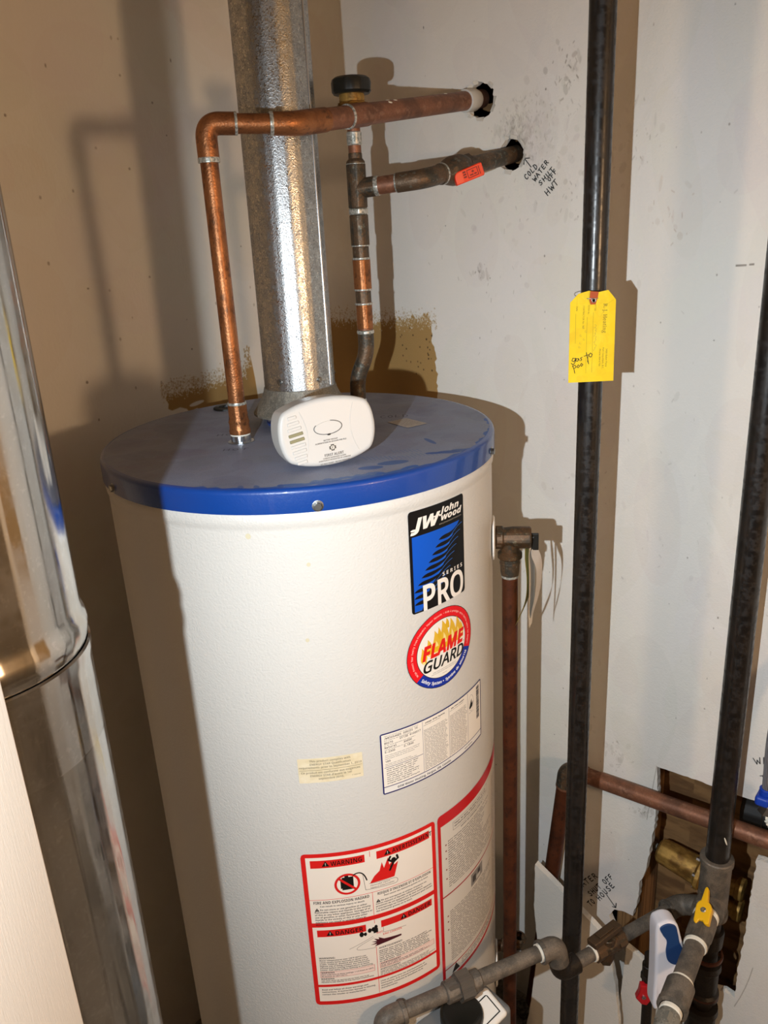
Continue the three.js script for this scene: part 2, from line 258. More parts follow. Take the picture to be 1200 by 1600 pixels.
{
  const s = polyShape([[XW, 0], [2.06, 0], [2.06, 2.4], [XW, 2.4]]);
  for (const h of [ragged(holeBig, 0.0012, 0.007), blob(0.049, 1.682, 0.0235, 0.09), blob(0.1, 1.606, 0.0215, 0.08)]) s.holes.push(new THREE.Path(h.map(([x, y]) => new THREE.Vector2(x, y))));
  const g = new THREE.ExtrudeGeometry(s, { depth: 0.0127, bevelEnabled: false }); g.translate(0, 0, ZW - 0.0127);
  const wb = struct(obj('wall_back', g, [wallBackMat, M.gypsum]), 'unpainted white drywall sheet scuffed around pipe holes with a rough cut opening low down');
  handwriting('handwriting', [['COLD', [0.1261, 1.5702], [0.1454, 1.5864], 0.0072], ['WATER', [0.14, 1.5667], [0.1624, 1.5916], 0.0064], ['SHUT', [0.1488, 1.561], [0.1715, 1.581], 0.006], ['OFF', [0.1629, 1.5651], [0.1755, 1.579], 0.0058], ['HWT', [0.1602, 1.5467], [0.1788, 1.5639], 0.008]],
    [[[[0.1331, 1.5866], [0.1227, 1.5984]], [[0.1215, 1.591], [0.1222, 1.599], [0.1305, 1.5985]]]], 0.115, 1.535, 0.075, 0.07, wb, ZW + 0.0005, 'black marker words naming the cold water shut off');
  handwriting('handwriting', [['WATER', [0.2475, 0.345], [0.2834, 0.3955], 0.0095], ['SHUT OFF', [0.2698, 0.3417], [0.3119, 0.4103], 0.0088], ['TO', [0.2707, 0.3181], [0.2808, 0.3347], 0.0095], ['HOUSE', [0.2874, 0.3417], [0.3151, 0.3934], 0.009]],
    [[[[0.2995, 0.3623], [0.3174, 0.3435]], [[0.3115, 0.3425], [0.3174, 0.3435], [0.318, 0.354]]]], 0.235, 0.30, 0.1, 0.125, wb, ZW + 0.0005, 'black marker words naming the water shut off to the house');
  handwriting('handwriting', [['WATER', [0.5178, 0.7392], [0.57, 0.766], 0.01], ['TO', [0.5292, 0.7132], [0.55, 0.722], 0.01]], [], 0.51, 0.70, 0.08, 0.085, wb, ZW + 0.0005, 'black marker words beside the braided hose');
  // torn paper curling around the pipe holes
  for (const [x, y, r] of [[0.049, 1.682, 0.0235], [0.1, 1.606, 0.0215]]) for (let k = 0; k < 9; k++) {
    const a = rr(0, 6.28), w = rr(0.15, 0.35), pts = [];
    for (const [da, rad, dz] of [[-w, r * 0.98, 0.0004], [w, r * 0.98, 0.0004], [w * 0.7, r * rr(1.12, 1.3), 0.003], [-w * 0.6, r * rr(1.1, 1.25), 0.0022]]) pts.push(V(x + Math.cos(a + da) * rad, y + Math.sin(a + da) * rad, ZW + dz));
    const g2 = new THREE.BufferGeometry().setFromPoints([pts[0], pts[1], pts[2], pts[0], pts[2], pts[3]]); g2.computeVertexNormals();
    obj('torn_paper', g2, std({ color: 0xd8d2c6, roughness: 0.9, side: THREE.DoubleSide }), wb);
  }
  const lm = canvasTex(1024, 2048, (g3, W, H) => {           // left wall: z from -0.37 to 0.83 is u 0..1 from the corner
    const U = (z) => (z - ZW) / 1.2 * W, Y = (y) => H - y / WH * H;
    g3.fillStyle = '#e4dfd5'; g3.fillRect(0, 0, W, H);
    for (let i = 0; i < 500; i++) { g3.fillStyle = `rgba(${rnd() < 0.5 ? '200,188,172' : '230,226,218'},${rr(0.03, 0.07)})`; g3.beginPath(); g3.ellipse(rr(0, W), rr(0, H), rr(20, 100), rr(15, 90), rr(0, 3), 0, 7); g3.fill(); }
    g3.fillStyle = '#a8854f'; g3.beginPath(); g3.moveTo(U(-0.255), Y(0.9)); g3.lineTo(U(-0.257), Y(1.235));
    for (const [z, y] of [[-0.2545, 1.27], [-0.252, 1.29], [-0.2495, 1.306], [-0.2485, 1.312], [-0.2465, 1.309], [-0.2455, 1.316], [-0.2435, 1.306], [-0.2425, 1.311], [-0.240, 1.299], [-0.237, 1.301], [-0.234, 1.289], [-0.225, 1.287]]) g3.lineTo(U(z), Y(y));
    for (let z = -0.22; z < -0.06; z += 0.003) g3.lineTo(U(z), Y(1.279 - 0.03 * (z + 0.22) + rr(-0.004, 0.004)));
    for (const [z, y] of [[-0.057, 1.268], [-0.061, 1.259], [-0.059, 1.251], [-0.066, 1.247], [-0.083, 1.249], [-0.096, 1.244], [-0.1, 1.238], [-0.117, 1.241], [-0.128, 1.236], [-0.134, 1.227], [-0.14, 0.9]]) g3.lineTo(U(z), Y(y)); g3.fill();
    g3.fillStyle = '#e4dfd5'; g3.beginPath(); g3.ellipse(U(-0.118), Y(1.249), 0.016 * W / 1.2, 0.0035 * H / WH, 0.1, 0, 7); g3.fill();
    for (let i = 0; i < 160; i++) { g3.fillStyle = rnd() < 0.6 ? 'rgba(164,132,84,0.6)' : 'rgba(226,220,209,0.8)'; g3.beginPath(); g3.ellipse(U(-0.245 + rr(-0.004, 0.01)), Y(1.312 + rr(-0.022, 0.016)), rr(0.5, 1.4), rr(0.8, 2), 0, 0, 7); g3.fill(); }
    for (let i = 0; i < 2400; i++) { const z = rr(-0.235, -0.05), k = (rnd() + rnd() + rnd() - 1.5) * 0.016; g3.fillStyle = rnd() < 0.5 ? 'rgba(164,132,84,0.55)' : 'rgba(226,220,209,0.75)'; g3.beginPath(); g3.ellipse(U(z), Y(1.285 - 0.03 * (z + 0.22) + k), rr(0.5, 1.3), rr(0.5, 1.2), 0, 0, 7); g3.fill(); }
    for (let i = 0; i < 40; i++) { g3.fillStyle = `rgba(80,64,46,${rr(0.2, 0.6)})`; g3.beginPath(); g3.ellipse(U(rr(-0.3, 0.3)), Y(rr(1.1, 1.8)), rr(0.8, 1.8), rr(0.8, 2.4), 0, 0, 7); g3.fill(); }
  });
  const gl = box(0.1, 2.4, 3.47, XW - 0.05, 1.2, ZW + 3.47 / 2, 0.0005); {
    const p = gl.attributes.position, u = gl.attributes.uv; for (let i = 0; i < p.count; i++) u.setXY(i, (p.getZ(i) - ZW) / 1.2, p.getY(i) / WH);
  }
  lm.wrapS = THREE.MirroredRepeatWrapping;
  struct(obj('wall_left', gl, std({ map: lm, roughness: 0.85, bumpMap: wallFine, bumpScale: 0.0004 })), 'plain drywall with a patch of old brown paint in the corner');
  const fl = box(2.63, 0.1, 3.73, XW - 0.1 + 1.265, -0.05, ZW - 0.16 + 1.815, 0.0005); { const p = fl.attributes.position, u = fl.attributes.uv; for (let i = 0; i < p.count; i++) u.setXY(i, p.getX(i), p.getZ(i)); }
  struct(obj('floor', fl, M.concrete), 'bare grey concrete floor with grit');
  const wallBox = (name, w, h, d, x, y, z, l) => { const b = box(w, h, d, x, y, z, 0.0005), p = b.attributes.position, u = b.attributes.uv; for (let i = 0; i < p.count; i++) u.setXY(i, p.getX(i) + p.getZ(i), p.getY(i) + 0.01 * p.getX(i)); return struct(obj(name, b, M.wall), l); };
  wallBox('ceiling', 2.63, 0.1, 3.73, XW - 0.1 + 1.265, 2.451, ZW - 0.16 + 1.815, 'plain white ceiling');
  wallBox('wall_right', 0.1, 2.4, 3.63, 2.111, 1.2, ZW - 0.16 + 1.815, 'plain white wall carrying the globe lamp');
  wallBox('wall_front', 2.43, 2.4, 0.1, 0.845, 1.2, 3.151, 'plain white wall behind the photographer');
  // framing and sheathing inside the wall, seen through the cut opening
  const sh = struct(obj('wall_sheathing', (() => { const b = box(2.43, 2.4, 0.02, 0.845, 1.2, ZW - 0.0127 - 0.1 - 0.01, 0.0005), p = b.attributes.position, u = b.attributes.uv; for (let i = 0; i < p.count; i++) u.setXY(i, p.getY(i), p.getX(i)); return b; })(), M.wood), 'brown wooden sheathing at the back of the wall cavity');
  for (const [x0, x1] of [[0.312, 0.35], [0.712, 0.75]]) obj('stud', box(x1 - x0, 2.38, 0.088, (x0 + x1) / 2, 1.2, ZW - 0.0127 - 0.052, 0.002), M.wood, sh);
  obj('blocking', box(0.36, 0.038, 0.06, 0.531, 0.655, ZW - 0.0127 - 0.068, 0.002), M.wood, sh);
}
{ // white post at the edge of view, seen along its face
  const d = struct(obj('trim_1', box(0.035, 2.4, 0.15, -0.0175, 1.2, 0.075, 0.003), std({ color: 0xe0d8cc, roughness: 0.5, bumpMap: wallFine, bumpScale: 0.0001 })), 'white painted wooden post standing in front of the metal duct');
  const e = [-0.181, 0.622], c = Math.cos(46 * Math.PI / 180), s = Math.sin(46 * Math.PI / 180);
  d.position.set(e[0] * c + e[1] * s, 0, -e[0] * s + e[1] * c); d.rotation.y = 46 * Math.PI / 180 - 0.10;
}
// ------------------------------------------------------------------ labels printed for the tank
const RT = 0.2505;
function wrapLabel(t0, t1, y0, y1, R, corner = 0.003, cols = 48) {     // rounded sheet bent around the tank
  const w = (t1 - t0) * Math.PI / 180 * R, h = y1 - y0, pos = [], nor = [], uv = [], idx = [];
  const us = []; for (let i = 0; i <= 6; i++) us.push(corner * i / 6); for (let i = 1; i < cols; i++) us.push(corner + (w - 2 * corner) * i / cols); for (let i = 0; i <= 6; i++) us.push(w - corner + corner * i / 6);
  us.forEach((s) => {
    const e = Math.min(s, w - s), ins = e < corner ? corner - Math.sqrt(Math.max(0, corner * corner - (corner - e) ** 2)) : 0, a = (t0 * Math.PI / 180) + s / R;
    for (const y of [y0 + ins, y1 - ins]) { pos.push(Math.sin(a) * R, y, Math.cos(a) * R); nor.push(Math.sin(a), 0, Math.cos(a)); uv.push(s / w, (y - y0) / h); }
  });
  for (let i = 0; i < us.length - 1; i++) { const a = i * 2; idx.push(a, a + 2, a + 1, a + 1, a + 2, a + 3); }
  const g = new THREE.BufferGeometry(); g.setAttribute('position', new THREE.Float32BufferAttribute(pos, 3)); g.setAttribute('normal', new THREE.Float32BufferAttribute(nor, 3)); g.setAttribute('uv', new THREE.Float32BufferAttribute(uv, 2)); g.setIndex(idx); return g;
}
function wrapDisc(tc, yc, a, b, R, n = 48, rings = 8) {
  const pos = [], nor = [], uv = [], idx = [];
  for (let i = 0; i <= rings; i++) for (let k = 0; k <= n; k++) {
    const q = k / n * Math.PI * 2, s = Math.cos(q) * i / rings, t = Math.sin(q) * i / rings, an = tc * Math.PI / 180 + s * a / R;
    pos.push(Math.sin(an) * R, yc + t * b, Math.cos(an) * R); nor.push(Math.sin(an), 0, Math.cos(an)); uv.push(0.5 + s / 2, 0.5 + t / 2);
    if (i && k) { const p = i * (n + 1) + k; idx.push(p - n - 2, p - 1, p, p - n - 2, p, p - n - 1); }
  }
  const g = new THREE.BufferGeometry(); g.setAttribute('position', new THREE.Float32BufferAttribute(pos, 3)); g.setAttribute('normal', new THREE.Float32BufferAttribute(nor, 3)); g.setAttribute('uv', new THREE.Float32BufferAttribute(uv, 2)); g.setIndex(idx); return g;
}
function fitText(g, s, x, y, w, h, font, fill, o = {}) {     // text stretched into a box, baseline at y+h
  g.save(); g.font = `${font.replace('#', '100px')}`; const m = g.measureText(s).width; g.translate(x, y + h); g.scale(w / m, h / (o.cap ?? 73)); if (o.skew) g.transform(1, 0, -o.skew, 1, 0, 0);
  g.fillStyle = fill; g.fillText(s, 0, 0); if (o.stroke) { g.lineWidth = o.stroke; g.strokeStyle = fill; g.strokeText(s, 0, 0); } g.restore();
}
function greek(g, x, y, w, lh, lines, col, wt = 0.45, ragged_ = 0.15) {   // print too small to read
  for (let i = 0; i < lines; i++) { let p = x; const end = x + w * (1 - rnd() * ragged_); g.fillStyle = col; while (p < end) { const l = Math.min(end - p, rr(1.2, 4.2) * lh); for (let q = p; q < p + l - lh * 0.25; q += lh * 0.42) g.fillRect(q, y + i * lh + lh * rr(0.1, 0.25), lh * 0.27, lh * wt * rr(0.75, 1.15)); p += l + lh * 0.35; } }
}
function para(g, text, x, y, w, size, lh, font = 'sans-serif', bold = '') {   // wrapped paragraph
  g.font = `${bold} ${size}px ${font}`; let line = ''; let yy = y;
  for (const wd of text.split(' ')) { if (g.measureText(line + wd).width > w && line) { g.fillText(line, x, yy); yy += lh; line = ''; } line += wd + ' '; }
  g.fillText(line, x, yy); return yy + lh;
}
const cream = '#efe9df';
const brandTex = canvasTex(760, 1104, (g, W, H) => {
  g.fillStyle = '#050507'; g.fillRect(0, 0, W, H);
  const blue = '#0054c4', U = (u) => u * W, Vv = (v) => v * H;
  g.fillStyle = blue; g.beginPath(); g.moveTo(U(0.045), Vv(0.245)); g.lineTo(U(0.9), Vv(0.245)); g.bezierCurveTo(U(0.8), Vv(0.33), U(0.7), Vv(0.36), U(0.62), Vv(0.52)); g.bezierCurveTo(U(0.52), Vv(0.68), U(0.42), Vv(0.70), U(0.3), Vv(0.80)); g.lineTo(U(0.16), Vv(0.985)); g.lineTo(U(0.045), Vv(0.985)); g.fill();
  for (let i = 0; i < 10; i++) {       // black wisps curling out of the blue, a fine blue line along each tip
    const v = 0.338 + i * 0.0625, u0 = Math.max(0.045, 0.48 - i * 0.062), u1 = 0.93 - i * 0.045;
    g.fillStyle = '#050507'; g.beginPath(); g.moveTo(U(u0), Vv(v + 0.014)); g.bezierCurveTo(U(u0 + 0.1), Vv(v - 0.045), U(u0 + 0.2), Vv(v + 0.012), U(u1 - 0.1), Vv(v - 0.05)); g.lineTo(U(u1 + 0.03), Vv(v - 0.085)); g.lineTo(U(u1 + 0.03), Vv(v - 0.055)); g.bezierCurveTo(U(u0 + 0.32), Vv(v - 0.005), U(u0 + 0.24), Vv(v + 0.042), U(u0), Vv(v + 0.014)); g.fill();
    if (i < 9) { g.strokeStyle = '#2c74d2'; g.lineWidth = 5; g.beginPath(); g.moveTo(U(u1 - 0.34), Vv(v + 0.052)); g.bezierCurveTo(U(u1 - 0.2), Vv(v + 0.035), U(u1 - 0.14), Vv(v - 0.045), U(u1 + 0.03), Vv(v - 0.06)); g.stroke(); }
  }
  fitText(g, 'JW', U(0.08), Vv(0.075), U(0.385), Vv(0.115), 'italic bold # sans-serif', cream, { stroke: 5 });
  g.fillStyle = cream; g.beginPath(); g.ellipse(U(0.075), Vv(0.183), U(0.045), Vv(0.011), 0, 0, 7); g.fill();
  g.fillRect(U(0.40), Vv(0.105), U(0.12), Vv(0.012));
  fitText(g, 'John', U(0.53), Vv(0.045), U(0.36), Vv(0.062), 'italic bold # sans-serif', cream, { stroke: 3 });
  fitText(g, 'wood', U(0.52), Vv(0.128), U(0.42), Vv(0.046), 'italic bold # sans-serif', cream, { stroke: 3, cap: 55 });
  fitText(g, 'www.johnwoodwaterheaters.com', U(0.50), Vv(0.196), U(0.45), Vv(0.014), '# sans-serif', '#a89f92', { cap: 60 });
  fitText(g, 'S E R I E S', U(0.53), Vv(0.688), U(0.42), Vv(0.038), 'bold # sans-serif', cream);
  fitText(g, 'PRO', U(0.155), Vv(0.745), U(0.825), Vv(0.257), '# sans-serif', cream, { stroke: 5 });
  g.fillStyle = '#6a6f78'; g.fillRect(U(0.05), Vv(0.982), U(0.1), 4);
});
const flameTex = canvasTex(900, 900, (g, W) => {
  const c = W / 2, R = W / 2; g.fillStyle = '#1c1414'; g.beginPath(); g.arc(c, c, R, 0, 7); g.fill();
  g.fillStyle = '#e3141e'; g.beginPath(); g.arc(c, c, R * 0.985, 0, 7); g.fill();
  const a0 = 24 * Math.PI / 180, a1 = 142 * Math.PI / 180;
  g.fillStyle = '#12309a'; g.beginPath(); g.moveTo(c, c); g.arc(c, c, R * 0.985, a0, a1); g.fill();
  g.fillStyle = '#2a1a1a'; g.beginPath(); g.arc(c, c, R * 0.755, 0, 7); g.fill();
  g.fillStyle = cream; g.beginPath(); g.arc(c, c, R * 0.74, 0, 7); g.fill();
  const fire = (x, y, w, h, col) => { g.fillStyle = col; g.beginPath(); g.moveTo(x, y); g.bezierCurveTo(x - w, y - h * 0.3, x - w * 0.1, y - h * 0.55, x - w * 0.15, y - h); g.bezierCurveTo(x + w * 0.9, y - h * 0.6, x + w * 0.7, y - h * 0.3, x + w * 0.75, y); g.fill(); };
  for (const [x, y, w, h] of [[185, 560, 50, 190], [260, 500, 60, 200], [350, 500, 80, 270], [455, 480, 90, 330], [570, 470, 80, 300], [660, 480, 70, 290], [715, 470, 45, 200]]) { fire(x, y - 20, w * 1.15, h, 'rgba(224,176,40,0.95)'); fire(x + 6, y - 10, w * 0.55, h * 0.6, 'rgba(246,226,150,0.9)'); }
  fire(505, 250, 45, 120, '#dcae1e'); fire(395, 330, 40, 140, '#dcae1e');
  g.fillStyle = '#e8b820'; g.fillRect(165, 440, 70, 60); g.fillRect(240, 400, 420, 60);
  fitText(g, 'FLAME', 165, 350, 575, 158, 'italic bold # sans-serif', '#e01c14', { stroke: 6 });
  fitText(g, 'GUARD', 165, 528, 575, 128, 'italic # sans-serif', '#0c0c0c', { stroke: 5 });
  g.fillStyle = '#444'; g.font = '22px sans-serif'; g.fillText('®', 750, 520); greek(g, 300, 690, 320, 13, 1, '#6a6460', 0.4, 0); greek(g, 280, 710, 360, 13, 1, '#6a6460', 0.4, 0); greek(g, 425, 745, 60, 10, 1, '#6a6460', 0.4, 0);
  const arcText = (s, a, b, r, size, col, flip) => { g.fillStyle = col; g.font = `bold ${size}px sans-serif`; const n = s.length; for (let i = 0; i < n; i++) { const q = a + (b - a) * (i + 0.5) / n; g.save(); g.translate(c + Math.cos(q) * r, c + Math.sin(q) * r); g.rotate(q + (flip ? -Math.PI / 2 : Math.PI / 2)); const w = g.measureText(s[i]).width; g.fillText(s[i], -w / 2, size * 0.35); g.restore(); } };
  arcText('Helps Protect Your Family From Flammable Vapour Hazards • Aide à protéger votre famille contre les dangers', 148 * Math.PI / 180, 380 * Math.PI / 180, R * 0.87, 30, '#f6b4a8', false);
  arcText('Safety System • Système de sécurité', 137 * Math.PI / 180, 30 * Math.PI / 180, R * 0.875, 48, '#f2f2f2', true);
});
const ratingTex = canvasTex(1400, 700, (g, W, H) => {
  g.fillStyle = '#1b1a5e'; g.fillRect(0, 0, W, H); g.fillStyle = '#efe7da'; g.fillRect(14, 14, W - 28, H - 28); g.fillStyle = '#e9e6e0'; g.fillRect(14, 620, W - 28, H - 634);
  g.fillStyle = '#1b1a5e'; g.fillRect(14, 612, W - 28, 8); for (const x of [455, 800, 1110]) g.fillRect(x, 24, 3, 588); g.fillRect(30, 390, 420, 5);
  g.fillStyle = '#2a2628'; g.font = 'bold 30px monospace'; g.fillText('JW850S4GDS SERIES 10', 40, 70); g.fillText('B0270', 40, 125); g.fillText('U1138 4100017', 200, 115); g.fillText('Natural', 40, 175); g.fillText('40000', 240, 172); g.fillText('E-2300', 40, 225); g.fillText('0.1840', 240, 222); g.fillText('189', 40, 335);
  greek(g, 40, 30, 380, 12, 1, '#555', 0.4); for (const y of [80, 135, 185, 250, 270, 290, 350, 368]) greek(g, 40, y, 390, 14, 1, '#5a5556', 0.4, 0.4);
  greek(g, 50, 405, 380, 24, 8, '#4c484a', 0.4, 0.3);
  for (const [x, w] of [[470, 315], [815, 285]]) { g.fillStyle = '#3a3638'; greek(g, x + 20, 40, w - 60, 24, 1, '#3a3638', 0.55, 0); greek(g, x, 70, w * 0.8, 14, 1, '#5a5556', 0.4); greek(g, x, 125, w, 17, 28, '#5f5a5a', 0.42, 0.12); }
  g.strokeStyle = '#8a8486'; g.lineWidth = 3; g.beginPath(); g.ellipse(1180, 170, 46, 95, 0, 0, 7); g.stroke(); g.fillStyle = '#141414'; g.beginPath(); g.moveTo(1140, 220); g.lineTo(1185, 120); g.lineTo(1195, 180); g.lineTo(1225, 160); g.lineTo(1200, 220); g.lineTo(1160, 235); g.fill(); greek(g, 1135, 275, 95, 12, 1, '#555', 0.4);
  for (let y = 40; y < 430; y += 1) { if (rnd() < 0.45) { const k = rr(2, 7); g.fillStyle = '#26242e'; g.fillRect(1290, y, 62, k); y += k; } }
  g.fillStyle = '#23222c'; g.font = 'bold 34px sans-serif'; g.fillText('GSW Water Heating, Fergus, ON. Canada', 150, 668); greek(g, 1040, 645, 150, 22, 1, '#23222c', 0.5, 0);
});
const noticeTex = canvasTex(820, 380, (g, W, H) => {
  g.fillStyle = '#e2d3b0'; g.fillRect(0, 0, W, H); for (let i = 0; i < 60; i++) { g.fillStyle = `rgba(${rnd() < 0.5 ? '206,188,148' : '240,230,204'},0.2)`; g.beginPath(); g.ellipse(rr(0, W), rr(0, H), rr(20, 120), rr(10, 50), 0, 0, 7); g.fill(); }
  g.fillStyle = '#4a4238'; g.textAlign = 'center'; g.font = '43px sans-serif';
  ['This product complies with', 'ENERGY STAR Qualification', 'requirements prior to September 1, 2010'].forEach((s, i) => g.fillText(s, W / 2, 60 + i * 49)); g.fillRect(14, 184, W - 28, 4);
  ['Ce produit est conforme aux exigences', "ENERGY STAR d'avant le 1er", 'septembre 2010.'].forEach((s, i) => g.fillText(s, W / 2, 238 + i * 49)); g.font = '20px sans-serif'; g.fillText('P 15982-000', W - 90, 336); g.textAlign = 'left';
});
const warnTex = canvasTex(1480, 2048, (g, W, H) => {
  const red = '#d81f1c', paper = '#efe4d6', X = W, tri = (x, y, s) => { g.fillStyle = '#161210'; g.beginPath(); g.moveTo(x, y); g.lineTo(x + s, y); g.lineTo(x + s / 2, y - s * 0.86); g.fill(); g.fillStyle = paper; g.fillRect(x + s * 0.46, y - s * 0.55, s * 0.08, s * 0.3); g.fillRect(x + s * 0.46, y - s * 0.18, s * 0.08, s * 0.08); };
  g.fillStyle = red; g.fillRect(0, 0, W, H); g.fillStyle = paper; g.fillRect(48, 48, W - 96, 850); g.fillRect(48, 956, W - 96, 800); g.fillRect(48, 1790, W - 96, 206);
  g.fillStyle = red; g.fillRect(92, 86, 560, 96); g.fillRect(778, 86, 620, 96); g.fillRect(92, 996, 520, 92); g.fillRect(778, 996, 620, 92); g.fillRect(48, 590, W - 96, 5); g.fillRect(705, 60, 5, 70); g.fillRect(705, 594, 5, 300); g.fillRect(705, 958, 5, 50); g.fillRect(705, 1330, 5, 660);
  const head = (s, x, y, w) => { tri(x, y + 78, 78); fitText(g, s, x + 90, y + 20, w, 56, 'bold # sans-serif', '#1a0e0c'); };
  head('WARNING', 210, 86, 330); head('AVERTISSEMENT', 860, 86, 480); head('DANGER', 190, 996, 300); head('DANGER', 1000, 996, 290);
  // no-gasoline roundel, spilled can and the burning figure
  g.fillStyle = '#161412'; g.fillRect(400, 330, 120, 160); g.fillRect(430, 305, 40, 30); g.fillRect(385, 350, 20, 120); g.strokeStyle = red; g.lineWidth = 26; g.beginPath(); g.arc(455, 420, 122, 0, 7); g.stroke(); g.beginPath(); g.moveTo(372, 340); g.lineTo(540, 500); g.stroke();
  g.strokeStyle = '#171310'; g.lineWidth = 14; g.beginPath(); g.moveTo(520, 318); g.bezierCurveTo(600, 270, 640, 330, 660, 420); g.stroke(); g.strokeStyle = '#4a3c36'; g.lineWidth = 4; g.beginPath(); g.moveTo(620, 340); g.lineTo(640, 540); g.lineTo(960, 560); g.bezierCurveTo(1010, 560, 1010, 490, 950, 488); g.lineTo(680, 470); g.stroke();
  g.fillStyle = red; g.beginPath(); g.moveTo(690, 470); for (const [x, y] of [[740, 390], [800, 340], [830, 240], [850, 320], [900, 200], [910, 300], [960, 250], [965, 320], [1010, 290], [980, 400], [960, 470]]) g.lineTo(x, y); g.fill();
  g.fillStyle = '#141010'; g.beginPath(); g.arc(960, 250, 26, 0, 7); g.fill(); g.lineWidth = 24; g.strokeStyle = '#141010'; g.lineCap = 'round'; g.beginPath(); g.moveTo(930, 330); g.lineTo(960, 285); g.lineTo(905, 240); g.lineTo(925, 205); g.moveTo(960, 285); g.lineTo(1010, 250); g.lineTo(1000, 212); g.stroke(); g.beginPath(); g.moveTo(950, 300); g.lineTo(915, 370); g.stroke();
  g.fillStyle = '#3c332e'; g.font = 'italic 26px sans-serif'; g.fillText('Flammable Vapors', 690, 510); g.fillText('Vapeurs Inflammables', 690, 540);
  g.fillStyle = '#221c1a'; fitText(g, 'FIRE AND EXPLOSION HAZARD', 84, 612, 590, 36, 'bold # sans-serif', '#221c1a'); g.font = 'bold 27px sans-serif'; g.fillText('Can result in serious injury or death', 150, 688); tri(92, 742, 50); g.fillStyle = '#221c1a';
  para(g, '        Do not store or use gasoline or other flammable vapors and liquids in the vicinity of this or any other appliance. Storage of or use of gasoline or other flammable vapors or liquids in the vicinity of this or any other appliance can result in serious injury or death.', 88, 735, 610, 28, 33, 'sans-serif', 'bold');
  fitText(g, "RISQUE D'INCENDIE ET D'EXPLOSION", 760, 612, 640, 34, 'bold # sans-serif', '#221c1a'); g.font = 'bold 25px sans-serif'; g.fillStyle = '#221c1a'; g.fillText('Peut causer des blessures graves ou la mort', 830, 682); tri(740, 742, 50); g.fillStyle = '#221c1a';
  para(g, "        Ne pas entreposer ni utiliser d'essence ou autres vapeurs et liquides inflammables à proximité de cet appareil ou de tout autre appareil. L'entreposage ou l'utilisation d'essence peut causer des blessures graves ou la mort.", 736, 735, 680, 27, 33, 'sans-serif', 'bold');
  // tap, hot water and hand
  g.fillStyle = '#141210'; for (const [x, y, r] of [[560, 1120, 34], [600, 1125, 24], [650, 1090, 30], [690, 1085, 30], [720, 1060, 26]]) { g.beginPath(); g.ellipse(x, y, r * 0.7, r, 0, 0, 7); g.fill(); } g.fillRect(690, 1080, 50, 60);
  g.strokeStyle = '#6c5e54'; g.lineWidth = 4; g.beginPath(); g.moveTo(420, 1290); g.lineTo(680, 1180); g.moveTo(800, 1090); g.lineTo(800, 1160); g.lineTo(1060, 1180); g.moveTo(690, 1200); g.bezierCurveTo(480, 1280, 450, 1320, 560, 1330); g.lineTo(700, 1340); g.stroke();
  g.fillStyle = '#4a1620'; g.beginPath(); g.moveTo(1000, 1268); g.lineTo(800, 1250); g.lineTo(740, 1210); g.lineTo(745, 1240); g.lineTo(690, 1215); g.lineTo(720, 1255); g.lineTo(660, 1250); g.lineTo(715, 1275); g.lineTo(650, 1290); g.lineTo(720, 1298); g.lineTo(690, 1325); g.lineTo(790, 1310); g.lineTo(1000, 1290); g.fill();
  g.fillStyle = '#d8564a'; g.font = 'bold 36px sans-serif'; g.fillText('HOT', 720, 1160); g.fillText('EAU CHAUDE', 790, 1200);
  g.fillStyle = '#221c1a'; g.font = 'bold 34px sans-serif'; g.fillText('WARNING:', 84, 1395); g.fillText('AVERTISSEMENT:', 736, 1375);
  let y = para(g, 'Water temperatures over 125°F (52°C) can cause severe burns instantly or death from scalds. Children, disabled and elderly are at highest risk of being scalded. See instruction manual before setting temperature at water heater. Feel water before bathing or showering. Temperature limiting valves are available. See instruction manual.', 84, 1424, 580, 25, 27, 'sans-serif', 'bold');
  g.fillStyle = '#f2d8cc'; g.strokeStyle = '#c86a5c'; g.lineWidth = 4; g.fillRect(84, 1572, 590, 84); g.strokeRect(84, 1572, 590, 84); g.fillStyle = '#221c1a'; g.font = 'bold 30px sans-serif'; g.fillText('WARNING', 92, 1598); para(g, 'First scald burn at these settings: 1 1/2 hours at 120°F, 30 seconds at 130°F (54°C).', 92, 1622, 580, 22, 24, 'sans-serif', 'bold');
  g.font = 'bold 30px sans-serif'; g.fillText('WARNING', 84, 1686); para(g, 'THE VENT MUST BE INSTALLED SO THAT ANY FLUE PRODUCTS ARE VENTED TO THE OUTSIDE ATMOSPHERE.', 84, 1710, 610, 22, 22, 'sans-serif', 'bold');
  greek(g, 736, 1392, 680, 25, 7, '#2a2320', 0.5, 0.15); g.fillStyle = '#f2d8cc'; g.fillRect(736, 1572, 670, 70); g.strokeRect(736, 1572, 670, 70); g.fillStyle = '#221c1a'; g.font = 'bold 30px sans-serif'; g.fillText('AVERTISSEMENT', 744, 1598); greek(g, 744, 1604, 600, 18, 2, '#2a2320', 0.5); g.fillText('AVERTISSEMENT', 736, 1676); greek(g, 736, 1684, 680, 18, 4, '#2a2320', 0.5);
  g.fillStyle = '#221c1a'; para(g, 'Read and follow all these warnings and instructions. If instruction manual is missing, contact the retailer or manufacturer.', 80, 1840, 610, 27, 34, 'sans-serif', 'bold'); para(g, "Lisez et suivez tous ces avertissements et instructions. Si le manuel d'instructions est manquant, contactez le détaillant ou le manufacturier.", 730, 1840, 690, 27, 34, 'sans-serif', 'bold');
});
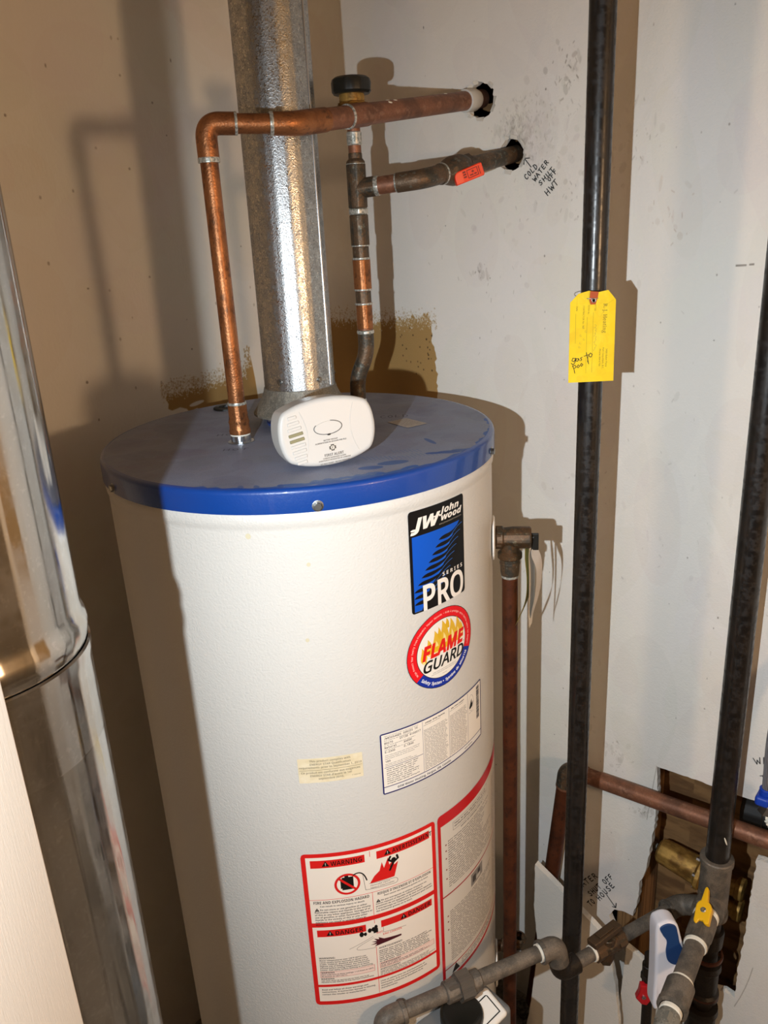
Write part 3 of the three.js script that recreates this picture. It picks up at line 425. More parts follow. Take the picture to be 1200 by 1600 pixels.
const instrTex = canvasTex(1400, 2048, (g, W, H) => {
  g.fillStyle = '#c6141c'; g.fillRect(0, 0, W, H); g.fillStyle = '#d9d2c6'; g.fillRect(36, 130, W - 60, H - 170);
  g.fillStyle = '#a81820'; g.fillRect(36, 960, W - 60, 16); g.fillRect(36, 1880, W - 60, 14);
  g.strokeStyle = '#4a4442'; g.lineWidth = 3; g.strokeRect(190, 170, 620, 90); greek(g, 210, 185, 580, 30, 2, '#3c3836', 0.5, 0.05); greek(g, 300, 275, 420, 30, 1, '#3c3836', 0.5, 0);
  greek(g, 120, 330, 800, 27, 21, '#514b48', 0.46, 0.35); greek(g, 980, 230, 360, 24, 28, '#6a6460', 0.46, 0.3);
  g.fillStyle = '#8f8a84'; g.fillRect(440, 1000, 230, 150); g.fillStyle = '#4a4644'; g.fillRect(470, 1040, 60, 80); g.fillRect(570, 1030, 50, 60); g.fillStyle = '#c9c4bc'; g.fillRect(540, 1090, 80, 40);
  greek(g, 120, 1180, 820, 25, 26, '#514b48', 0.46, 0.3); greek(g, 980, 1020, 360, 24, 33, '#6a6460', 0.46, 0.3);
  for (const y of [360, 430, 520, 650, 760, 1220, 1290, 1390, 1560]) { g.fillStyle = '#7a2a26'; g.fillRect(84, y, 16, 16); }
  g.fillStyle = '#1c1816'; g.beginPath(); g.moveTo(120, 1990); g.lineTo(230, 1990); g.lineTo(175, 1890); g.fill(); greek(g, 260, 1910, 700, 26, 3, '#3c3836', 0.5);
});
const paperMat = (t) => phys({ map: t, roughness: 0.5, specularIntensity: 0.5 });
// ------------------------------------------------------------------ water heater
const lidMap = canvasTex(1024, 1024, (g, W) => {       // settled grey dust over blue enamel, wiped in places
  const P = (x, z) => [(x / 0.508 + 0.5) * W, (z / 0.508 + 0.5) * W];
  g.fillStyle = '#868ea6'; g.fillRect(0, 0, W, W);
  for (let i = 0; i < 600; i++) { g.fillStyle = `rgba(${rnd() < 0.5 ? '128,126,128' : '84,90,118'},${rr(0.04, 0.12)})`; g.beginPath(); g.ellipse(rr(0, W), rr(0, W), rr(10, 70), rr(10, 60), rr(0, 3), 0, 7); g.fill(); }
  for (let i = 0; i < 16000; i++) { g.fillStyle = `rgba(${rnd() < 0.5 ? '146,142,138' : '72,76,96'},0.35)`; g.fillRect(rr(0, W), rr(0, W), 1.6, 1.6); }
  const wipe = (pts, w, a = 0.85) => { g.strokeStyle = `rgba(22,82,170,${a})`; g.lineWidth = w; g.lineCap = 'round'; g.lineJoin = 'round'; g.beginPath(); pts.forEach((p, i) => (i ? g.lineTo(...P(...p)) : g.moveTo(...P(...p)))); g.stroke(); };
  const spot = (x, z, rx, rz, an, a = 0.8) => { g.fillStyle = `rgba(26,72,150,${a})`; g.beginPath(); g.ellipse(...P(x, z), rx * W / 0.508, rz * W / 0.508, an, 0, 7); g.fill(); };
  const arc = (r, t0, t1, n = 30) => Array.from({ length: n + 1 }, (_, i) => { const t = (t0 + (t1 - t0) * i / n) * Math.PI / 180, q = r + rr(-0.003, 0.003); return [Math.sin(t) * q, Math.cos(t) * q]; });
  wipe(arc(0.249, 18, 132, 60), 12); wipe(arc(0.243, 40, 76, 24), 16, 0.75); wipe(arc(0.236, 48, 66), 14, 0.5);
  spot(0.234, -0.006, 0.014, 0.006, -0.7); spot(0.222, 0.006, 0.01, 0.0045, -0.7); spot(0.243, -0.02, 0.012, 0.006, -0.6, 0.6); spot(0.186, -0.036, 0.016, 0.0035, 0.5, 0.65); spot(0.205, 0.06, 0.018, 0.008, -0.9, 0.55); spot(0.196, 0.088, 0.014, 0.007, -0.8, 0.6);
  spot(0.24, -0.072, 0.012, 0.006, 1.2, 0.5); for (const t of [30, 34, 40]) { const q = t * Math.PI / 180; spot(Math.sin(q) * 0.243, Math.cos(q) * 0.243, 0.006, 0.003, 0.6, 0.5); }
  for (const [x, z] of [[0.17, 0.02], [0.18, 0.045], [0.2, 0.02], [0.16, 0.06]]) for (let i = 0; i < 7; i++) wipe([[x + i * 0.004, z - i * 0.003], [x + i * 0.004 + 0.012, z - i * 0.003 + 0.006]], 1.4, 0.45);
  const ink = (pts, w = 2) => { g.strokeStyle = 'rgba(34,38,62,0.85)'; g.lineWidth = w; g.beginPath(); pts.forEach((p, i) => (i ? g.lineTo(...P(...p)) : g.moveTo(...P(...p)))); g.stroke(); };
  // scribbled words COLD and HOT in dull ink
  const word = (s, x, z, ux, uz, h) => [...s].forEach((c, i) => { for (const st of G[c] || []) ink(st.map(([a, b]) => [x + ux * (i + a) + uz * b * h / Math.hypot(ux, uz), z + uz * (i + a) - ux * b * h / Math.hypot(ux, uz)]), 2.2); });
  word('COLD', 0.052, -0.104, 0.0078, -0.0066, 0.014); word('HOT', -0.012, 0.122, 0.0085, -0.0072, 0.008); word('HOT', -0.08, 0.075, 0.0085, -0.0072, 0.008);
});
{
  const t = thing('water_heater', 'white cylindrical gas water heater with blue lid and printed labels', 'water heater');
  const prof = [[0.20, 0.03], [0.246, 0.03], [RT - 0.001, 0.034], [RT, 0.04]]; for (let i = 1; i < 12; i++) prof.push([RT, 0.04 + i * 0.1]);
  prof.push([RT, 1.2225], [RT + 0.0004, 1.226], [RT + 0.0018, 1.229], [RT + 0.0022, 1.233], [RT + 0.0022, 1.243], [RT - 0.004, 1.244]);
  const bg = new THREE.LatheGeometry(prof.map(([r, y]) => new THREE.Vector2(r, y)), 160); { const u = bg.attributes.uv, p = bg.attributes.position; for (let i = 0; i < u.count; i++) u.setXY(i, u.getX(i) * 1.54, p.getY(i)); }
  const jacket = obj('jacket', bg, M.jacket, t);
  obj('base_ring', turned([0, 0, 0], [0, 1, 0], [[0, 0.23], [0, 0.244], [0.032, 0.244], [0.034, 0.23]], 80), M.blackPlastic, t);
  const lg = new THREE.LatheGeometry([[0.2525, 1.2425], [0.2545, 1.243], [0.2545, 1.2645], [0.2535, 1.2677], [0.2512, 1.2695], [0.248, 1.27]].map(([r, y]) => new THREE.Vector2(r, y)), 160);
  { const u = lg.attributes.uv, p = lg.attributes.position; for (let i = 0; i < u.count; i++) u.setXY(i, u.getX(i) * 1.6, p.getY(i)); }
  const lid = obj('lid', lg, M.lidBlue, t, 'glossy blue steel rim');
  const tg = new THREE.RingGeometry(0.0001, 0.2482, 96, 6); tg.rotateX(-Math.PI / 2); tg.translate(0, 1.27, 0); { const u = tg.attributes.uv, p = tg.attributes.position; for (let i = 0; i < u.count; i++) u.setXY(i, p.getX(i) / 0.508 + 0.5, 0.5 - p.getZ(i) / 0.508); }
  obj('lid_top', tg, phys({ map: lidMap, roughness: 0.55, clearcoat: 0.15, clearcoatRoughness: 0.45, bumpMap: peelBump, bumpScale: 0.0003 }), lid, 'blue lid top under grey dust with wiped smears');
  for (const th of [-76, -14.5, 48.5, 112, 175, 238]) { const a = th * Math.PI / 180, d = V(Math.sin(a), 0, Math.cos(a)); obj('screw', [turned(d.clone().multiplyScalar(0.2535).setY(1.249), d, [[0, 0.0062], [0.001, 0.0062], [0.0014, 0.0055], [0.0016, 0.004]], 16), hex(d.clone().multiplyScalar(0.2565).setY(1.249), d, 0.0042, 0.0035)], M.screw, lid); }
  // printed labels on the jacket
  obj('brand_label', wrapLabel(71.5, 92.0, 1.098, 1.2225, RT + 0.0005, 0.004), paperMat(brandTex), jacket, 'black and blue rectangular brand sticker');
  obj('safety_sticker', wrapDisc(82, 1.0395, 0.0565, 0.0515, RT + 0.0005), paperMat(flameTex), jacket, 'round sticker with red and blue ring and flames');
  obj('rating_plate', wrapLabel(60, 100.7, 0.869, 0.955, RT + 0.0005, 0.0025), paperMat(ratingTex), jacket, 'white rating plate with navy border');
  obj('notice_sticker', wrapLabel(37.3, 54.8, 0.904, 0.938, RT + 0.0005, 0.001), paperMat(noticeTex), jacket, 'small yellowed bilingual notice');
  obj('warning_label', wrapLabel(35.3, 76.2, 0.549, 0.799, RT + 0.0005, 0.006), paperMat(warnTex), jacket, 'red bordered warning and danger label');
  obj('instruction_label', wrapLabel(77.2, 125, 0.512, 0.80, RT + 0.0005, 0.006), std({ map: instrTex, roughness: 0.3 }), jacket, 'red edged operating instructions under clear film');
  for (const [th, y, r] of [[45.1, 1.183, 0.0022], [43.1, 1.093, 0.0022], [31.1, 1.218, 0.003]]) obj('paint_chip', wrapDisc(th, y, r, r * 1.1, RT + 0.0004, 12, 1), std({ color: 0xcfc6a8, roughness: 0.6 }), jacket);
  // top fittings
  obj('lid_sticker', (() => { const g = new THREE.BufferGeometry(); const p = [[0.077, -0.088], [0.086, -0.118], [0.13, -0.107], [0.122, -0.075]].map(([x, z]) => [x, 1.2706, z]); g.setAttribute('position', new THREE.Float32BufferAttribute([...p[0], ...p[3], ...p[2], ...p[0], ...p[2], ...p[1]], 3)); g.setAttribute('uv', new THREE.Float32BufferAttribute([0, 0, 1, 0, 1, 1, 0, 0, 1, 1, 0, 1], 2)); g.computeVertexNormals(); return g; })(), paperMat(canvasTex(256, 160, (g, W, H) => { g.fillStyle = '#b8aea2'; g.fillRect(0, 0, W, H); greek(g, 14, 14, W - 28, 15, 9, '#837a72', 0.45, 0.2); })), lid, 'faded grey paper sticker');
  obj('anode_plug', [turned([-0.205, 1.268, -0.048], [0, 1, 0], [[0, 0.02], [0.0045, 0.02], [0.0055, 0.018], [0.0055, 0.012], [0.002, 0.011], [0.002, 0]])], M.blackPlastic, t, 'black plastic ring plug in the lid');
  const H = [-0.026, 1.27, 0.08];
  obj('steel_nipple', [turned(H, [0, 1, 0], [[0, 0.0165], [0.0012, 0.0165], [0.0016, 0.0122], [0.014, 0.0122], [0.016, 0.0112]]), hex([H[0], 1.276, H[2]], [0, 1, 0], 0.0134, 0.007)], M.steel, t, 'shiny zinc plated nipple');
  obj('steel_nipple', [turned([-0.013, 1.27, -0.134], [0, 1, 0], [[0, 0.0165], [0.0012, 0.0165], [0.0016, 0.0122], [0.014, 0.0122], [0.016, 0.0112]])], M.steel, t);
  const fc = [-0.039, 1.27, -0.045]; obj('flue_collar', turned(fc, [0, 1, 0], [[0, 0.05], [0.003, 0.05], [0.004, 0.04], [0.012, 0.04], [0.012, 0.036], [0.002, 0.036]]), M.lidBlue, t, 'blue flue outlet collar under the draft hood');
  // escutcheons where fittings leave the jacket
  for (const [th, y, er] of [[122, 1.117, 0.03], [122.5, 0.357, 0.035]]) { const a = th * Math.PI / 180, d = V(Math.sin(a), 0, Math.cos(a)); obj('escutcheon', turned(d.clone().multiplyScalar(RT - 0.002).setY(y), d, [[0.0015, er * 0.45], [0.0025, er], [0.0045, er], [0.0055, er * 0.9], [0.006, er * 0.45]], 40), M.white, t, 'thin white plastic escutcheon ring'); }
  // gas control on the jacket, under the supply pipe
  const gc = obj('gas_control', (() => { const g = [box(0.12, 0.10, 0.075, 0, 0, 0.0375, 0.008), turned([-0.028, 0.0, 0.07], [0, 0, 1], [[0, 0.026], [0.012, 0.026], [0.016, 0.022], [0.016, 0.001]], 30)]; return g; })(), std({ color: 0x7d7f80, metalness: 0.3, roughness: 0.5 }), t, 'grey gas control body'); const ga = 79 * Math.PI / 180; gc.position.set(Math.sin(ga) * (RT - 0.006), 0.428, Math.cos(ga) * (RT - 0.006)); gc.rotation.y = ga;
  obj('control_cover', [(() => { const s = new THREE.Shape(); s.absarc(0, 0, 0.03, 0, Math.PI * 2); const g = extrude(s, 0.016, 0.006, 4, 30); g.rotateX(-Math.PI / 2); g.translate(-0.006, 0.044, 0.04); return g; })()], M.blackPlastic, gc, 'black domed dial');
  obj('control_label', (() => { const g = box(0.066, 0.012, 0.045, 0, 0, 0, 0.006); g.rotateX(0.35); g.rotateZ(0.1); g.translate(0.016, 0.05, 0.055); return g; })(), M.white, gc, 'cream cover plate with black outlined print');
  obj('label_outline', (() => { const o = new THREE.Shape(); o.moveTo(-0.024, -0.014); o.lineTo(0.024, -0.014); o.lineTo(0.024, 0.01); o.quadraticCurveTo(0.024, 0.014, 0.02, 0.014); o.lineTo(-0.02, 0.014); o.quadraticCurveTo(-0.024, 0.014, -0.024, 0.01); o.closePath(); const i = new THREE.Path(); i.moveTo(-0.0225, -0.0125); i.lineTo(0.0225, -0.0125); i.lineTo(0.0225, 0.0125); i.lineTo(-0.0225, 0.0125); i.closePath(); o.holes.push(i); const g = new THREE.ExtrudeGeometry(o, { depth: 0.0004, bevelEnabled: false }); g.rotateX(-Math.PI / 2); g.translate(0, 0.006, 0); g.rotateX(0.35); g.rotateZ(0.1); g.translate(0.016, 0.05, 0.055); return g; })(), M.blackPlastic, gc);
  { const a = 130 * Math.PI / 180, d = V(Math.sin(a), 0, Math.cos(a)), q = (r) => d.clone().multiplyScalar(r).setY(0.357); obj('drain_valve', [sleeve(q(0.25), q(0.296), 0.009), hex(q(0.27), d, 0.012, 0.012), turned(q(0.29), [0.2, 0.9, 0], [[0, 0.007], [0.012, 0.007], [0.014, 0.012], [0.02, 0.012], [0.022, 0.008]])], M.brassOld, t, 'small brass drain valve'); }
}
// ------------------------------------------------------------------ flue, hood and foreground duct
{
  const B = V(-0.039, 1.318, -0.045), T = V(-0.068, 2.4, -0.078), d = T.clone().sub(B).normalize(), L = B.distanceTo(T), at = (s) => B.clone().add(d.clone().multiplyScalar(s));
  const h = thing('draft_hood', 'grey galvanized draft hood cone standing under the vent pipe on lid', 'draft hood', [B.x, 1.27, B.z]);
  obj('cone', turned([0, 0.014, 0], [0, 1, 0], [[0, 0.064], [0.0006, 0.0665], [0.003, 0.0665], [0.006, 0.064], [0.014, 0.059], [0.022, 0.054], [0.03, 0.0505], [0.0355, 0.0492], [0.036, 0.046]], 60), M.galvDull, h);
  for (const th of [20, 110, 200, 290]) { const a = th * Math.PI / 180; const g = box(0.012, 0.018, 0.0012, 0, 0.008, 0, 0.0004); g.rotateY(a); g.translate(Math.sin(a) * 0.06, 0, Math.cos(a) * 0.06); obj('leg', g, M.galvDull, h); }
  const f = thing('flue_pipe', 'speckled galvanized vent pipe rising from the water heater lid', 'pipe');
  obj('pipe_section', turned(B, d, [[0, 0.046], [0, 0.0482], [0.25, 0.0480], [0.5, 0.0476], [L, 0.0474]], 72), M.galv, f);
  { const a = 103 * Math.PI / 180, n = V(Math.sin(a), 0, Math.cos(a)), pts = [at(0.004).add(n.clone().multiplyScalar(0.0485)), at(0.5).add(n.clone().multiplyScalar(0.0478)), at(L).add(n.clone().multiplyScalar(0.0476))]; obj('lock_seam', sweep(pts, 0.0016, { seg: 10 }), M.steel, f, 'folded lengthwise seam'); }
  for (const th of [12, 78, 150, 270]) { const a = th * Math.PI / 180, n = V(Math.sin(a), 0, Math.cos(a)); obj('screw', [turned(at(0.014).add(n.clone().multiplyScalar(0.0478)), n, [[0, 0.0042], [0.001, 0.0042], [0.0012, 0.0034]], 14), hex(at(0.014).add(n.clone().multiplyScalar(0.0495)), n, 0.0028, 0.003)], M.screw, f); }
}
{
  const t = thing('metal_duct', 'large shiny round metal duct with a beaded joint beside the white post', 'duct');
  const lo = V(0.2235, 0, 0.548), hi = V(0.2465, 2.4, 0.5475), d = hi.clone().sub(lo).normalize(), at = (y) => lo.clone().add(hi.clone().sub(lo).multiplyScalar(y / 2.4));
  const yj = 1.268;
  obj('lower_section', turned(at(0.0), d, [[0, 0.07], [0, 0.0762], [yj - 0.012, 0.0762], [yj - 0.006, 0.0775], [yj - 0.001, 0.0775], [yj, 0.076]], 90), M.duct, t);
  obj('upper_section', turned(at(yj - 0.004), d, [[0, 0.0745], [0.004, 0.0752], [0.009, 0.0768], [0.016, 0.0778], [0.021, 0.0768], [0.025, 0.0752], [0.032, 0.0748], [0.2, 0.0748], [2.4 - yj, 0.0748]], 90), M.duct, t);
}
// ------------------------------------------------------------------ hot water line
{
  const t = thing('hot_water_pipe', 'orange copper hot water pipe crossing in front of the vent pipe', 'pipe');
  const hx = -0.026, hz = 0.08, A = V(hx, 1.637, hz), B2 = V(0.035, 1.634, 0.0), E = V(0.036, 1.688, -0.395);
  const du = V(0, 1, 0), dl = B2.clone().sub(A).normalize(), dr = E.clone().sub(B2).normalize();
  obj('riser', sweep([V(hx, 1.30, hz), V(hx, 1.45, hz), V(hx, 1.60, hz)], 0.0103), M.copper, t);
  obj('threaded_adapter', turned([hx, 1.2815, hz], du, [[0, 0.011], [0, 0.0132], [0.004, 0.0136], [0.007, 0.0126], [0.012, 0.0126], [0.015, 0.0132], [0.018, 0.0124], [0.022, 0.0118], [0.037, 0.0118], [0.038, 0.0104]]), M.copper, t, 'wider copper adapter at the lid');
  obj('tape_wrap', turned([hx, 1.279, hz], du, [[0, 0.0115], [0.0005, 0.0126], [0.005, 0.0128], [0.0055, 0.011]]), M.tape, t, 'ragged white thread tape');
  obj('solder_ring', ringAt([hx, 1.3195, hz], du, 0.0119), M.solder, t);
  const bendPts = path([V(hx, 1.599, hz), A, A.clone().add(dl.clone().multiplyScalar(0.034))], 0.024, 14);
  obj('elbow', sweep(bendPts, 0.0122), M.copper, t);
  obj('solder_ring', ringAt([hx, 1.599, hz], du, 0.0126, 0.0055), M.solder, t);
  obj('solder_ring', ringAt(A.clone().add(dl.clone().multiplyScalar(0.034)), dl, 0.0127, 0.003), M.solder, t);
  obj('cross_pipe', sweep([A.clone().add(dl.clone().multiplyScalar(0.03)), B2.clone().sub(dl.clone().multiplyScalar(0.02))], 0.0108), M.copper, t);
  const el = path([B2.clone().sub(dl.clone().multiplyScalar(0.026)), B2, B2.clone().add(dr.clone().multiplyScalar(0.052))], 0.022, 14);
  obj('elbow', sweep(el, (i) => lerp(0.0128, 0.0138, i / el.length)), M.copper, t);
  obj('solder_ring', ringAt(B2.clone().sub(dl.clone().multiplyScalar(0.0265)), dl, 0.0132, 0.004), M.solder, t);
  const P = (s) => B2.clone().add(dr.clone().multiplyScalar(s));
  obj('run_pipe', sweep([P(0.045), P(0.2), E], 0.0127), M.copperDull, t);
  obj('coupling', sleeve(P(0.094), P(0.131), 0.0139), M.copperDull, t);
  obj('solder_ring', ringAt(P(0.0935), dr, 0.0145, 0.003), M.solder, t);
  for (const [s, a] of [[0.17, 0.9], [0.185, 1.2], [0.175, 1.6], [0.3, 1.3]]) { const q = P(s), n = V(Math.cos(a) * 1, Math.sin(a), 0); obj('paint_spot', (() => { const g = new THREE.SphereGeometry(1, 10, 6); g.scale(0.0022, 0.0006, 0.0045); g.rotateZ(a - Math.PI / 2); g.translate(q.x + n.x * 0.0126, q.y + n.y * 0.0126, q.z); return g; })(), M.tape, t, 'white paint splash'); }
  obj('insulation_plug', turned(P(0.352), dr, [[0, 0.0128], [0.0005, 0.0152], [0.022, 0.0156], [0.03, 0.013]]), std({ color: 0xc9c8c2, roughness: 0.6 }), t, 'pale plaster collar at the wall');
}
// ------------------------------------------------------------------ cold water line
{
  const t = thing('cold_water_pipe', 'tarnished copper cold water pipe with shutoff valve behind the hot pipe', 'pipe');
  const x = -0.0005, z = -0.144, up = V(0, 1, 0);
  obj('riser', sweep([V(x, 1.37, z), V(x, 1.5, z), V(x, 1.55, z)], 0.0106), M.copperDull, t);
  const sb = path([V(-0.013, 1.275, -0.134), V(-0.013, 1.315, -0.134), V(x, 1.350, z), V(x, 1.383, z)], 0.016, 10);
  obj('offset_bend', sweep(sb, 0.0112), M.copperAged, t);
  obj('riser_base', sweep([V(-0.013, 1.272, -0.134), V(-0.013, 1.305, -0.134)], 0.0107), M.copperAged, t);
  for (const [a, b, r, m] of [[1.377, 1.383, 0.0121, 'solder'], [1.384, 1.419, 0.0112, 'copper'], [1.419, 1.4365, 0.0108, 'copperAged'], [1.4365, 1.478, 0.0122, 'copper'], [1.478, 1.4946, 0.0112, 'copperAged'], [1.4946, 1.535, 0.0126, 'copperAged'], [1.5347, 1.5427, 0.0128, 'solder'], [1.5427, 1.598, 0.0128, 'copperAged']])
    obj(m === 'solder' ? 'solder_ring' : 'sleeve', sleeve(V(x, a, z), V(x, b, z), r, 0.0014), M[m], t);
  for (const y of [1.4185, 1.4375, 1.4785, 1.4955, 1.597]) obj('solder_ring', ringAt([x, y, z], up, 0.0124, 0.0028), M.solder, t);
  obj('thin_riser', sweep([V(x, 1.595, z), V(x, 1.66, z)], 0.0085), M.copperDull, t);
  obj('sleeve', sleeve(V(x, 1.6195, z), V(x, 1.636, z), 0.0098), M.solder, t);
  obj('reducer', turned([x, 1.594, z], up, [[0, 0.0125], [0.006, 0.0122], [0.01, 0.0092], [0.016, 0.009], [0.0165, 0.0085]]), M.copperAged, t);
  obj('brass_body', [turned([x, 1.6595, z], up, [[0, 0.01], [0.001, 0.0185], [0.01, 0.0185], [0.011, 0.016], [0.013, 0.0165], [0.015, 0.016], [0.017, 0.0165], [0.019, 0.016], [0.024, 0.0158]]), hex([x, 1.664, z], up, 0.0196, 0.008)], M.brass, t, 'brass body of the vacuum relief valve');
  obj('black_cap', turned([x, 1.6795, z], up, [[0, 0.015], [0, 0.023], [0.003, 0.0252], [0.013, 0.0256], [0.017, 0.0245], [0.0195, 0.021], [0.0205, 0.015], [0.021, 0.0001]], 40), M.blackPlastic, t, 'black plastic cap');
  // branch to the wall with the shutoff valve
  const a = V(x, 1.567, z), b = V(0.081, 1.5735, -0.182), c = V(0.097, 1.608, -0.39), d1 = b.clone().sub(a).normalize(), d2 = c.clone().sub(b).normalize(), Q = (s) => a.clone().add(d1.clone().multiplyScalar(s)), R = (s) => b.clone().add(d2.clone().multiplyScalar(s));
  obj('tee_branch', sleeve(a, Q(0.026), 0.0126), M.copperAged, t); obj('solder_ring', ringAt(Q(0.0275), d1, 0.0126, 0.006), M.solder, t);
  obj('branch_pipe', sweep([Q(0.02), Q(0.065)], 0.0112), M.copperDull, t);
  obj('solder_ring', ringAt(Q(0.0555), d1, 0.0122, 0.005), M.solder, t);
  obj('elbow', sweep(path([Q(0.055), b, R(0.034)], 0.02, 12), 0.0124), M.copperAged, t);
  obj('solder_ring', ringAt(R(0.0385), d2, 0.014, 0.003), M.solder, t);
  obj('valve_body', [turned(R(0.034), d2, [[0, 0.0118], [0.0005, 0.0134], [0.005, 0.0134], [0.006, 0.0126], [0.01, 0.0134], [0.016, 0.0165], [0.026, 0.019], [0.042, 0.019], [0.052, 0.0165], [0.058, 0.0135], [0.075, 0.0125]]), hex(R(0.094), d2, 0.0165, 0.01)], M.copperAged, t, 'dark corroded ball valve body');
  obj('wall_pipe', sweep([R(0.06), c], 0.0116), M.copperAged, t);
  const hd = obj('valve_handle', (() => { const s = new THREE.Shape(); s.moveTo(-0.021, -0.0075); s.lineTo(0.017, -0.0085); s.quadraticCurveTo(0.02, -0.0085, 0.02, -0.005); s.lineTo(0.02, 0.006); s.quadraticCurveTo(0.02, 0.0085, 0.017, 0.0085); s.lineTo(-0.014, 0.0085); s.quadraticCurveTo(-0.021, 0.008, -0.021, 0.0); s.closePath(); return extrude(s, 0.005, 0.0014, 3); })(), std({ color: 0xf0401e, roughness: 0.35 }), t, 'bright orange red lever grip');
  hd.position.copy(R(0.084)).add(V(0.020, -0.0095, 0.017)); hd.rotation.set(0, 52 * Math.PI / 180, 0); hd.rotateZ(0.33);
  const pr = obj('handle_print', (() => { const g = new THREE.PlaneGeometry(0.0265, 0.0125); g.translate(0.0035, 0, 0.00685); return g; })(), std({ roughness: 0.5, map: canvasTex(256, 128, (g, W, H) => { g.fillStyle = '#f0401e'; g.fillRect(0, 0, W, H); g.fillStyle = '#7c1a0e'; for (const [u, v, w, h] of [[6, 4, 40, 22], [6, 36, 40, 22], [6, 68, 40, 22], [60, 4, 150, 10], [60, 4, 10, 110], [60, 104, 150, 10], [200, 4, 10, 110], [90, 72, 50, 18], [150, 72, 36, 18], [225, 4, 10, 110]]) g.fillRect(u, v, w, h); g.beginPath(); g.moveTo(120, 46); g.lineTo(140, 24); g.lineTo(160, 46); g.lineTo(140, 60); g.fill(); }) }), hd, 'dark moulded lettering');
  obj('handle_stem', [sleeve(R(0.086), R(0.086).add(V(0.016, -0.006, 0.013)), 0.006), hex(R(0.086).add(V(0.018, -0.007, 0.0145)), V(0.016, -0.006, 0.013), 0.006, 0.005)], M.steel, t);
}
